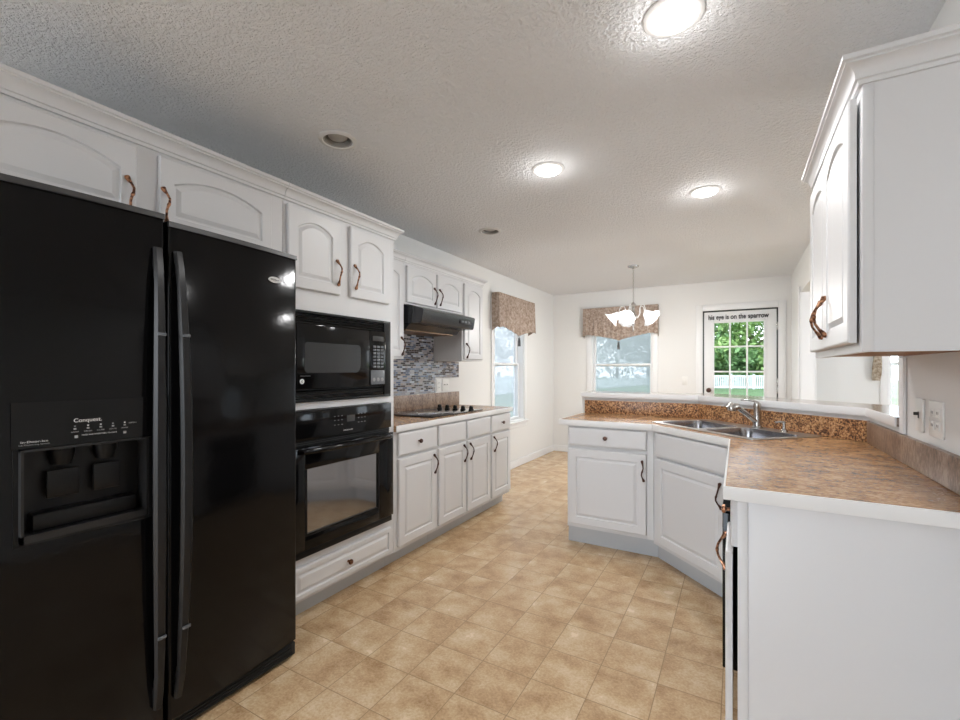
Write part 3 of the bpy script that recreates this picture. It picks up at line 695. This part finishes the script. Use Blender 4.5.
# ------------------------------------------------------------------ left uppers
FU = -2.20; UD = .312
def upper(name, label, ya, yb, z0, z1, doors, cr=True, **kw):
    t = thing(name, label, 'cabinet', (FU, ya, 0), R90); W = yb-ya
    finish(B(0, W, 0, UD, z0, z1), 'body', M['cab'], t)
    for x0, x1, pull in doors: front(t, 'door', x0, x1, z0+.014, z1-.022, arch=.04, pull=pull, metal='bronze', stile=.05)
    if cr: crown(t, W, z1, k=.9, **kw)
    return t
upper('wall_cabinet', 'narrow white wall cabinet squeezed between oven cabinet and hood', 2.222, 2.672, 1.355, 2.09, [(.03, .43, (.402, 1.45))])
upper('wall_cabinet', 'short white wall cabinet with two arched doors above range hood', 2.674, 3.498, 1.775, 2.09, [(.02, .398, (.37, 1.88)), (.418, .80, (.446, 1.88))])
upper('wall_cabinet', 'tall white wall cabinet right of the range hood, nearest left window', 3.50, 3.875, 1.355, 2.09, [(.022, .358, (.052, 1.45))], ret1=True, depth=.30)

# range hood
t = thing('range_hood', 'black under-cabinet range hood above the cooktop', 'range hood', (FU, 2.70, 0), R90)
Wh = .76
bm = bmesh.new(); P = [(.31,1.773),(-.02,1.773),(-.155,1.735),(-.165,1.725),(-.150,1.640),(-.140,1.628),(.31,1.628)]
profile_x(bm, P, 0, Wh); finish(bm, 'canopy', M['hood'], t)
bm = bmesh.new(); profile_x(bm, [(.31,1.627),(-.02,1.627),(.02,1.588),(.31,1.588)], .02, Wh-.02); finish(bm, 'blower_housing', M['hood'], t)
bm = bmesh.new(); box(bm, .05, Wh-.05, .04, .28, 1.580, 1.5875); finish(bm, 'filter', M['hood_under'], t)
bm = bmesh.new(); box(bm, .52, .70, -.1645, -.1535, 1.665, 1.70, .002); o = finish(bm, 'control_strip', M['black_matte'], t)
bm = bmesh.new()
for k in range(3): box(bm, .535+k*.05, .565+k*.05, -.169, -.1646, 1.675, 1.69, .001)
finish(bm, 'switch', M['keypad'], o)

# backsplashes left
bm = bmesh.new(); prism(bm, [(-.03,1.052),(1.275,1.052),(1.275,1.196),(1.69,1.196),(1.69,1.353),(1.246,1.353),(1.246,1.586),(.424,1.586),(.424,1.353),(-.03,1.353)], 0, .006)
bm.transform(Matrix.Translation((LX+.0005, 2.252, 0)) @ Matrix(((0,0,1,0),(1,0,0,0),(0,1,0,0),(0,0,0,1))))
o = finish(bm, 'tile_backsplash', M['mosaic']); tag(o, 'narrow blue-grey and brown glass mosaic tile panel behind the cooktop', 'backsplash')

# left base cabinets
def base(name, label, loc, rot, W, D, fronts, toe=.075, side=0, zb=.102):
    t = thing(name, label, 'cabinet', loc, rot)
    finish(B(0, W, 0, D, zb, .874), 'body', M['cab'], t)
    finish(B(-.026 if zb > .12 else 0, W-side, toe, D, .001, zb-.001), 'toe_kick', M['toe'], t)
    for f in fronts: front(t, **f)
    return t
def dz(x0, x1, pull=None, knob=None, kind='door', z=(.13, .695), **k): return dict(kind=kind, x0=x0, x1=x1, z0=z[0], z1=z[1], pull=pull, knob=knob, **k)
DZ = (.715, .862)
base('base_cabinet', 'white base cabinet with knobbed drawer and door next to the oven cabinet', (FXL, 2.222, 0), R90, .466, .605,
     [dz(.03, .446, knob=(.235, .79), kind='drawer', z=DZ, style='slab'), dz(.03, .446, pull=(.415, .60))])
base('base_cabinet', 'white two-door base cabinet with plain drawer fronts under the cooktop', (FXL, 2.690, 0), R90, .81, .605,
     [dz(.012, .385, kind='drawer', z=DZ, style='slab'), dz(.415, .795, kind='drawer', z=DZ, style='slab'), dz(.012, .385, pull=(.352, .61)), dz(.415, .795, pull=(.448, .61))])
base('base_cabinet', 'white base cabinet with knobbed drawer at the window end of left run', (FXL, 3.502, 0), R90, .395, .605,
     [dz(.012, .383, knob=(.20, .79), kind='drawer', z=DZ, style='slab'), dz(.012, .383, pull=(.045, .61))])

# countertop left
t = thing('countertop', 'brown laminate countertop with white front edge along the left wall', 'countertop', (0, 0, .876))
finish(B(LX+.0005, -1.892, 2.222, 3.923, 0, .0375), 'slab', M['counter'], t)
finish(B(-1.8915, -1.885, 2.222, 3.930, -.002, .0385, .002), 'edge_band', M['edge'], t)
finish(B(LX+.0005, -1.892, 3.9235, 3.930, -.002, .0385, .002), 'edge_band', M['edge'], t)
o = finish(B(LX+.0005, LX+.02, 2.222, 3.930, .9145, 1.050, .002), 'laminate_backsplash', M['splash_g']); tag(o, 'low brown laminate upstand behind the cooktop', 'backsplash')
# cooktop
t = thing('cooktop', 'black glass electric cooktop with five knobs on left counter', 'cooktop', (-1.965, 2.72, .9145), R90)
bm = bmesh.new(); box(bm, 0, .76, 0, .505, 0, .009, .003); finish(bm, 'glass_top', M['ck_glass'], t)
for cx_, cy_, r_ in ((.17,.14,.10), (.17,.37,.08), (.42,.14,.08), (.42,.37,.10)):
    bm = bmesh.new(); lathe(bm, [(r_,.0091),(r_,.0096),(r_-.004,.0096),(r_-.004,.0091)], seg=36, cap=False); finish(bm, 'burner_ring', M['dimprint'], t, loc=(cx_, cy_, 0))
for k in range(5):
    bm = bmesh.new(); lathe(bm, [(.023,0),(.024,.006),(.019,.010),(.017,.030),(.015,.032)], seg=20); box(bm, -.017, .017, -.005, .005, .030, .038, .002)
    finish(bm, 'knob', M['black_satin'], t, loc=(.615, .035+k*.083, .009))
# outlets
def plate(loc, rot, w, h, gangs, label, kind='outlet'):
    t = thing('wall_outlet' if kind == 'outlet' else 'light_switch', label, kind, loc, rot)
    finish(B(-w/2, w/2, -.006, 0, -h/2, h/2, .002), 'plate', M['plate'], t)
    for g_, k in enumerate(gangs):
        x = (g_-(len(gangs)-1)/2)*.046
        if k == 'o':
            for s in (-1, 1):
                r = finish(B(x-.016, x+.016, -.008, -.0062, s*.021-.014, s*.021+.014, .002), 'socket', M['plate'], t)
                bm = bmesh.new()
                for q in (-.006, .006): box(bm, x+q-.0012, x+q+.0012, -.0086, -.0079, s*.021-.003, s*.021+.006)
                finish(bm, 'slot', M['slot'], r)
        else:
            bm = bmesh.new(); box(bm, x-.005, x+.005, -.008, -.0062, -.012, .012, .001); box(bm, x-.0035, x+.0035, -.020, -.0075, -.001, .010, .001)
            finish(bm, 'toggle', M['slot'] if k == 'd' else M['plate'], t)
plate((LX+.0005, 3.583, 1.122), R90, .075, .118, 'o', 'white wall outlet left of pair beside the mosaic tile')
plate((LX+.0005, 3.70, 1.122), R90, .117, .118, 'ss', 'white double light switch right of the outlet by mosaic tile', 'switch')
plate((RX-.0005, 2.188, 1.112), -R90, .075, .118, 'd', 'white light switch with dark toggle on right wall above counter', 'switch')
plate((RX-.0005, 2.03, 1.110), -R90, .117, .118, 'oo', 'white double outlet on right wall nearest the camera')
plate((-.63, BY-.0005, 1.12), 0, .07, .115, 's', 'white light switch on back wall left of the door', 'switch')

# ------------------------------------------------------------------ peninsula
base('base_cabinet', 'white base cabinet with drawer and door at the peninsula end', (-1.072, 3.15, 0), 0, .587, .565,
     [dz(.012, .545, knob=(.278, .80), kind='drawer', z=(.735, .862), style='slab'), dz(.012, .545, pull=(.525, .60), z=(.172, .71))], toe=.10, side=-.014, zb=.145)
# diagonal sink cabinet
t = thing('sink_cabinet', 'white diagonal corner cabinet under the sink', 'cabinet', (-.484, 3.15, 0), -PI/4)
L_ = .474*math.sqrt(2); c45 = math.sqrt(.5)
def loc45(x, y): dx, dy = x+.484, y-3.15; return (dx*c45-dy*c45, dx*c45+dy*c45)
bm = bmesh.new(); prism(bm, [loc45(*p) for p in ((-.483,3.152),(-.012,2.681),(.545,2.681),(.545,2.88),(-.26,3.70),(-.483,3.70))], .125, .70)
prism(bm, [(.0005,.0),(L_-.004,.0),(L_-.03,.022),(.025,.022)], .70, .874); finish(bm, 'body', M['cab'], t)
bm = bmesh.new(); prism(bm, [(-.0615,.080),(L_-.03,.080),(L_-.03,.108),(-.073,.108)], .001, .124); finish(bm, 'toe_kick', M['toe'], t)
front(t, 'drawer', .045, L_-.04, .715, .862, style='slab')
front(t, 'door', .045, L_-.04, .152, .70, pull=(L_-.075, .60))
# dishwasher
t = thing('dishwasher', 'black dishwasher under the right counter', 'dishwasher', (.0, 2.56, 0), -R90)
finish(B(.003, .597, .01, .54, .05, .872), 'body', M['black_satin'], t)
dd = finish(B(.005, .595, -.052, .009, .13, .725, .004), 'door', M['black'], t)
bm = bmesh.new(); profile_x(bm, [(.009,.73),(-.050,.73),(-.052,.75),(-.030,.868),(.009,.868)], .005, .595); finish(bm, 'control_panel', M['black_satin'], t)
finish(B(.02, .58, .03, .05, .001, .12, .002), 'kick_plate', M['black_matte'], t)
o = finish(B(.0, .54, 2.563, 2.678, .0, .874), 'filler_panel', M['cab']); tag(o, 'narrow white filler panel between dishwasher and sink cabinet', 'cabinet')
# end base cabinet
Y0e = 1.56
t = thing('base_cabinet', 'white base cabinet with large plain end panel nearest the camera at right', 'cabinet', (.0, 1.955, 0), -R90)
finish(B(0, .340, 0, .565, .045, .874), 'body', M['cab'], t)
finish(B(0, .340, .03, .565, .001, .044), 'toe_kick', M['toe'], t)
finish(B(.341, .356, .001, .566, .001, .875, .001), 'end_panel', M['cab'], t)
finish(B(.3565, .360, -.001, .026, .001, .875, .001), 'corner_trim', M['cab'], t)
front(t, 'drawer', .012, .335, .72, .862, style='slab', knob=(.17, .79), metal='copper')
front(t, 'door', .012, .335, .12, .70, pull=(.045, .60), metal='copper', gap=.014)

# countertop with sink hole
SC = Vector((-.06, 3.14)); U = Vector((c45, -c45)); NN = Vector((c45, c45))
def sp(u, n): p = SC + U*u + NN*n; return (p.x, p.y)
def rrect(u0, u1, n0, n1, r, k=5):
    out = []
    for cx_, cy_, a0 in ((u1-r, n1-r, 0), (u0+r, n1-r, 90), (u0+r, n0+r, 180), (u1-r, n0+r, 270)):
        for q in range(k+1): a = math.radians(a0+90*q/k); out.append((cx_+r*math.cos(a), cy_+r*math.sin(a)))
    return out
t = None
t = thing('countertop', 'brown laminate peninsula countertop with sink, wrapping to right wall', 'countertop', (0, 0, .876))
OUT = [(-1.125,3.128),(-.487,3.128),(-.034,2.675),(-.034,1.585),(.5695,1.585),(.5695,2.8985),(-.2505,3.7185),(-1.125,3.7185)]
hole = [sp(u, n) for u, n in rrect(-.405, .405, -.225, .225, .03)]
finish(holed(OUT, [hole], 0, .0375), 'slab', M['counter'], t)
def band(pts, w=.006):
    bm = bmesh.new()
    # offset polyline outward (to the right of travel) by w
    P = [Vector(p) for p in pts]; O = []
    for i, p in enumerate(P):
        d0 = (p-P[i-1]).normalized() if i else None; d1 = (P[i+1]-p).normalized() if i < len(P)-1 else None
        n0 = Vector((d0.y, -d0.x)) if d0 else None; n1 = Vector((d1.y, -d1.x)) if d1 else None
        if n0 and n1: m_ = (n0+n1).normalized(); O.append(p + m_*w/m_.dot(n0))
        else: O.append(p + (n0 or n1)*w)
    secs = []
    for p, o_ in zip(P, O):
        i_ = p + (o_-p)*.8
        secs.append([bm.verts.new(q) for q in ((p.x,p.y,-.002),(i_.x,i_.y,-.002),(o_.x,o_.y,.002),(o_.x,o_.y,.034),(i_.x,i_.y,.0385),(p.x,p.y,.0385))])
    for a, c in zip(secs, secs[1:]):
        for i in range(6): bm.faces.new((a[i], a[(i+1) % 6], c[(i+1) % 6], c[i]))
    bm.faces.new(secs[0]); bm.faces.new(secs[-1]); return bm
e = .0004
finish(band([(-1.125-e,3.7185),(-1.125-e,3.128-e),(-.487-e,3.128-e),(-.034-e,2.675-e),(-.034-e,1.585-e),(.5695,1.585-e)]), 'edge_band', M['edge'], t)
# laminate upstands
o = finish(B(-1.112, -.2585, 3.701, 3.7195, .9145, 1.020, .001), 'laminate_backsplash', M['splash']); tag(o, 'straight dark speckled laminate upstand left of the faucet', 'backsplash')
bm = bmesh.new(); q = .0185*math.sqrt(2); prism(bm, [(-.249,3.7185),(-.2575,3.700),(.545,2.8975),(.5695,2.8995)], .9145, 1.020)
o = finish(bm, 'laminate_backsplash', M['splash']); tag(o, 'diagonal dark speckled laminate upstand behind the sink and faucet', 'backsplash')
o = finish(B(.5505, .5695, 1.580, 2.8755, .9145, 1.020, .0015), 'laminate_backsplash', M['splash_g']); tag(o, 'grey-brown laminate upstand along the right wall below the outlets', 'backsplash')

# bar top
BT = [(-1.142,3.705),(-.256,3.705),(.555,2.894),(.555,2.409),(.87,2.409),(.87,3.04),(-.12,4.03),(-1.142,4.03)]
t = thing('bar_top', 'raised grey-brown breakfast bar with white rim above the sink splash', 'countertop', (0, 0, 1.0445))
bm = bmesh.new(); prism(bm, BT, 0, .0385); finish(bm, 'slab', M['bar'], t)
def shift(bm, z):
    bm.transform(Matrix.Translation((0,0,z))); return bm
finish(shift(band([(-1.142-e,4.03),(-1.142-e,3.705-e),(-.256-e,3.705-e),(.555-e,2.894-e),(.555-e,2.409)]), .0005), 'edge_band', M['edge'], t)
# small bracket at the end of the bar
bm = bmesh.new(); profile_x(bm, [(3.70,1.042),(3.84,1.042),(3.84,.99),(3.80,.94),(3.745,.92),(3.72,.985)], -1.138, -1.1205)
o = finish(bm, 'bracket', M['trim']); tag(o, 'small white bracket under the left end of raised bar', 'bracket')

# sink
t = thing('kitchen_sink', 'stainless double-bowl sink set diagonally in the corner counter', 'sink', (SC.x, SC.y, .9145), -PI/4)
bowls = [(-.385, -.025, -.200, .125), (.025, .385, -.200, .125)]
outer = rrect(-.42, .42, -.24, .24, .035); hs = [rrect(*b_, .05) for b_ in bowls]
finish(holed(outer, hs, 0, .004), 'rim', M['steel'], t)
for b_ in bowls:
    bm = bmesh.new(); rings = []
    for ins, z, r in ((0, .004, .05), (.006, -.02, .05), (.012, -.13, .05), (.03, -.152, .05), (.06, -.158, .04)):
        rings.append([bm.verts.new((x, y, z)) for x, y in rrect(b_[0]+ins, b_[1]-ins, b_[2]+ins, b_[3]-ins, r)])
    for a, c in zip(rings, rings[1:]):
        for i in range(len(a)): bm.faces.new((a[i], a[(i+1) % len(a)], c[(i+1) % len(a)], c[i]))
    bm.faces.new(rings[-1]); bo = finish(bm, 'bowl', M['bowl'], t)
    bm = bmesh.new(); lathe(bm, [(.042,0),(.040,.003),(.03,.001)], seg=24); finish(bm, 'drain', M['chrome'], bo, loc=((b_[0]+b_[1])/2, (b_[2]+b_[3])/2, -.158))
# faucet
t = thing('faucet', 'brushed nickel single-lever pull-out faucet behind the sink', 'faucet', (*sp(.045, .185), .9188), -PI/4)
bm = bmesh.new(); lathe(bm, [(.030,0),(.030,.006),(.024,.012),(.021,.05),(.020,.12),(.022,.128),(.020,.148),(.008,.156)], seg=24); finish(bm, 'column', M['nickel'], t)
bm = bmesh.new(); tube(bm, [(0,-.014,.040),(0,-.05,.064),(0,-.10,.097),(0,-.145,.125)], [.015,.014,.014,.016], 14); s_ = finish(bm, 'spout', M['nickel'], t)
bm = bmesh.new(); tube(bm, [(0,-.140,.122),(0,-.158,.132),(0,-.183,.132),(0,-.193,.120),(0,-.195,.108)], [.016,.024,.029,.029,.024], 16); finish(bm, 'spray_head', M['nickel'], s_)
bm = bmesh.new(); tube(bm, [(0,.0,.150),(-.012,-.02,.164),(-.035,-.045,.168),(-.06,-.065,.166)], [.010,.008,.006,.005], 10); finish(bm, 'lever', M['nickel'], t)
t = thing('soap_dispenser', 'brushed nickel soap dispenser right of the faucet', 'soap dispenser', (*sp(.225, .185), .9188), -PI/4)
bm = bmesh.new(); lathe(bm, [(.020,0),(.018,.006),(.009,.014),(.008,.045),(.010,.048),(.010,.055),(.003,.060)], seg=18); finish(bm, 'pump', M['nickel'], t)
bm = bmesh.new(); tube(bm, [(0,0,.052),(-.01,-.02,.056),(-.018,-.045,.052)], [.006,.005,.004], 8); finish(bm, 'nozzle', M['nickel'], t)

# ------------------------------------------------------------------ right upper cabinet
t = thing('wall_cabinet', 'white two-door wall cabinet on the right wall above the counter', 'cabinet', (.287, 2.375, 0), -R90)
Wc = .825; z0, z1 = 1.322, 2.034
bm = bmesh.new(); box(bm, 0, Wc, .0, .282, z0+.012, z1); box(bm, 0, Wc, 0, .018, z0, z0+.012); box(bm, Wc-.014, Wc, .018, .282, z0, z0+.012); finish(bm, 'body', M['cab'], t)
M['wood'] = mat('raw_wood_underside', (.30,.15,.07), .6)
finish(B(Wc+.0005, Wc+.004, 0, .024, z0, z1, .001), 'face_frame', M['cab'], t)
finish(B(.004, Wc-.015, .019, .281, z0+.006, z0+.0115), 'bottom_panel', M['wood'], t)
front(t, 'door', .014, .398, z0+.025, z1-.022, arch=.04, pull=(.342, z0+.133), metal='copper')
front(t, 'door', .408, Wc-.02, z0+.025, z1-.022, arch=.04, pull=(.460, z0+.133), metal='copper', gap=.006)
crown(t, Wc, z1, ret1=True, depth=.281)

# ------------------------------------------------------------------ valances and tail
def valance(loc, rot, W, dep, ztop, zside, zc, label):
    t = thing('valance', label, 'valance', loc, rot); n = 60
    path = []
    for k in range(9): path.append((-W/2, -dep*k/8, k/8*dep))
    for k in range(1, n+1): path.append((-W/2+W*k/n, -dep, None))
    for k in range(1, 9): path.append((W/2, -dep+dep*k/8, None))
    bm = bmesh.new(); cols = []
    for i, (x, y, _) in enumerate(path):
        u = abs(x)/(W/2)
        if abs(y) < dep-1e-6: zb_ = zside-.05 + .05*(abs(y)/dep)
        else: zb_ = zc + (zside-zc)*min(1, (u*1.18))**.75 if u < .85 else zside - (u-.85)/.15*.02
        fold = .009*math.sin(x*95)+.005*math.sin(x*43+1)
        col = []
        for j in range(9):
            v_ = j/8; z = zb_ + (ztop-zb_)*v_; f_ = fold*(1-v_)**.7
            if abs(y) >= dep-1e-6: col.append((x, y+f_-.01*(1-v_), z))
            else: col.append((x+(.004*math.sin(y*120))*(1-v_), y, z))
        cols.append(col)
    def th(c, k): return [bm.verts.new(p) for p in c]
    O = [[bm.verts.new(p) for p in c] for c in cols]
    I = []
    for i, c in enumerate(cols):
        dx = .004 if abs(cols[i][0][1]) < dep-.02 and c[0][0] < 0 else (-.004 if abs(cols[i][0][1]) < dep-.02 else 0)
        I.append([bm.verts.new((p[0]+dx, p[1]+(.004 if dx == 0 else 0), p[2])) for p in c])
    for S in (O, I):
        for a, c in zip(S, S[1:]):
            for j in range(8): bm.faces.new((a[j], c[j], c[j+1], a[j+1]))
    for i in range(len(cols)-1):
        bm.faces.new((O[i][0], O[i+1][0], I[i+1][0], I[i][0])); bm.faces.new((O[i][8], O[i+1][8], I[i+1][8], I[i][8]))
    bm.faces.new(O[0]+I[0][::-1]); bm.faces.new(O[-1]+I[-1][::-1])
    finish(bm, 'fabric', M['valance'], t)
    finish(B(-W/2+.008, W/2-.008, -dep+.008, -.001, ztop-.03, ztop-.004), 'mounting_board', M['trim'], t)
    bm = bmesh.new(); lathe(bm, [(.002,.0),(.004,-.02),(.016,-.03),(.010,-.042),(.016,-.05),(.018,-.125)], 0, 0, 0, 12); finish(bm, 'tassel', M['braid'], t, loc=(0, -dep-.012, zc+.002))
valance((LX-.0+.019, 5.17, 0), R90, 1.06, .095, 2.178, 1.785, 1.69, 'taupe patterned valance with a centre point over the left wall window')
valance((-1.49, BY-.019, 0), 0, 1.055, .085, 2.180, 1.79, 1.69, 'taupe patterned valance with tassel over the back wall window')
bm = bmesh.new(); rings = []
for k in range(15):
    u = k/14; z = 2.10 - .95*u; w_ = .05+.02*math.sin(u*9); rings.append([bm.verts.new((math.cos(q*PI/6)*w_*(1-.45*u)+.02*math.sin(u*11+q)*.4, math.sin(q*PI/6)*.028*(1-.4*u)+.004*math.sin(q*5+u*20), z)) for q in range(12)])
for a, c in zip(rings, rings[1:]):
    for i in range(12): bm.faces.new((a[i], a[(i+1) % 12], c[(i+1) % 12], c[i]))
bm.faces.new(rings[0]); bm.faces.new(rings[-1])
o = finish(bm, 'curtain_tail', M['tail'], loc=(1.365, BY-.052, 0)); tag(o, 'brown floral curtain tail beside the window in the next room', 'curtain')

# ------------------------------------------------------------------ ceiling lights
def can(x, y, on, label):
    t = thing('recessed_light', label, 'ceiling light', (x, y, H), 0, 'recessed ceiling lights')
    bm = bmesh.new(); lathe(bm, [(.095,-.0005),(.095,-.004),(.088,-.008),(.076,-.009),(.072,-.004),(.072,-.0005)], seg=40, cap=False); finish(bm, 'trim_ring', M['can'], t)
    if on:
        bm = bmesh.new(); lathe(bm, [(.070,-.002),(.067,-.016),(.050,-.024),(.02,-.027),(.001,-.0275)], seg=32, cap=False); finish(bm, 'lens', M['lens'], t)
        l = bpy.data.lights.new('lamp', 'AREA'); l.shape = 'DISK'; l.size = .13; l.spread = math.radians(175); l.energy = CAN_W; l.color = (1, .995, .99)
        lo = bpy.data.objects.new('lamp', l); COL.objects.link(lo); lo.parent = t; lo.location = (0, 0, -.030)
        l = bpy.data.lights.new('glow', 'POINT'); l.energy = GLOW_W; l.color = (1, .995, .99); l.shadow_soft_size = .04
        lo = bpy.data.objects.new('glow', l); COL.objects.link(lo); lo.parent = t; lo.location = (0, 0, -.085)
    else:
        bm = bmesh.new(); lathe(bm, [(.0716,-.0045),(.066,-.002),(.062,.03),(.058,.085),(.001,.088)], seg=32, cap=False); finish(bm, 'baffle', M['can_in'], t)
        bm = bmesh.new(); lathe(bm, [(.020,.086),(.028,.05),(.045,.022),(.047,.014),(.040,.008),(.02,.004),(.001,.003)], seg=28, cap=False); finish(bm, 'bulb', M['bulb_off'], t)
can(-.185, 1.60, True, 'lit recessed ceiling light at the top edge, largest')
can(-.958, 2.465, True, 'lit recessed ceiling light in the middle of the ceiling')
can(-.187, 3.278, True, 'lit recessed ceiling light near the right wall cabinet, smallest lit')
can(-1.762, 1.623, False, 'unlit recessed ceiling light above the oven cabinet')
can(-1.81, 3.326, False, 'unlit recessed ceiling light near the range hood, furthest away')

# chandelier
t = thing('chandelier', 'five-shade white glass chandelier hanging on a chain over dining area', 'chandelier', (-1.022, 5.25, 0))
bm = bmesh.new(); lathe(bm, [(.062,H-.001),(.060,H-.012),(.03,H-.022),(.008,H-.03)], seg=24); finish(bm, 'canopy', M['nickel'], t)
bm = bmesh.new(); z = H-.03; k = 0
while z > 2.03:
    tt = bmesh.new(); tube(tt, [(math.cos(a)*.007, 0, math.sin(a)*.014) for a in [2*PI*q/10 for q in range(11)]], .0022, 6, cap=False)
    join(bm, tt, 0, Matrix.Translation((0, 0, z-.012)) @ Matrix.Rotation(R90*(k % 2), 4, 'Z')); z -= .024; k += 1
finish(bm, 'chain', M['nickel'], t)
bm = bmesh.new(); lathe(bm, [(.006,2.035),(.018,2.02),(.030,2.0),(.016,1.975),(.014,1.93),(.030,1.90),(.042,1.87),(.030,1.84),(.012,1.82),(.018,1.80),(.010,1.775),(.006,1.755),(.010,1.735),(.007,1.715),(.002,1.70)], seg=24); finish(bm, 'hub', M['nickel'], t)
for k in range(5):
    a = 2*PI*k/5 + .85; ca, sa = math.cos(a), math.sin(a)
    bm = bmesh.new(); tube(bm, [(ca*r, sa*r, z) for r, z in ((.02,1.86),(.06,1.86),(.085,1.90),(.085,1.965),(.105,1.995),(.135,1.985),(.15,1.95),(.150,1.915))], .006, 8)
    arm = finish(bm, 'arm', M['shade'] if False else M['trim'], t)
    mx_ = Matrix.Translation((ca*.152, sa*.152, 1.915)) @ Matrix.Rotation(a, 4, 'Z') @ Matrix.Rotation(math.radians(-50), 4, 'Y') @ Matrix.Scale(.92, 4)
    bm = bmesh.new(); seg = 32; prof = [(.020,.0),(.030,-.015),(.040,-.045),(.055,-.08),(.078,-.112),(.098,-.130)]; rings = []
    for ii, (r, h) in enumerate(prof):
        rings.append([bm.verts.new((r*(1+.06*(ii/5)**2*math.sin(8*2*PI*q/seg))*math.cos(2*PI*q/seg), r*(1+.06*(ii/5)**2*math.sin(8*2*PI*q/seg))*math.sin(2*PI*q/seg), h)) for q in range(seg)])
    for r1, r2 in zip(rings, rings[1:]):
        for q in range(seg): bm.faces.new((r1[q], r1[(q+1) % seg], r2[(q+1) % seg], r2[q]))
    bm.faces.new(rings[0]); bm.transform(mx_); so = finish(bm, 'glass_shade', M['shade'], arm)
    bm = bmesh.new(); lathe(bm, [(.010,-.01),(.014,-.03),(.024,-.055),(.024,-.07),(.014,-.085),(.002,-.09)], seg=16); bm.transform(mx_); finish(bm, 'bulb', M['bulb'], so)
    l = bpy.data.lights.new('lamp', 'AREA'); l.shape = 'DISK'; l.size = .13; l.energy = BULB_W; l.color = (1, .98, .95)
    lo = bpy.data.objects.new('lamp', l); COL.objects.link(lo); lo.parent = t; lo.matrix_local = mx_ @ Matrix.Translation((0, 0, -.128))
    l = bpy.data.lights.new('glow', 'POINT'); l.energy = 2.0; l.color = (1, .98, .95); l.shadow_soft_size = .03
    lo = bpy.data.objects.new('glow', l); COL.objects.link(lo); lo.parent = t; lo.location = mx_ @ Vector((0, 0, -.15))
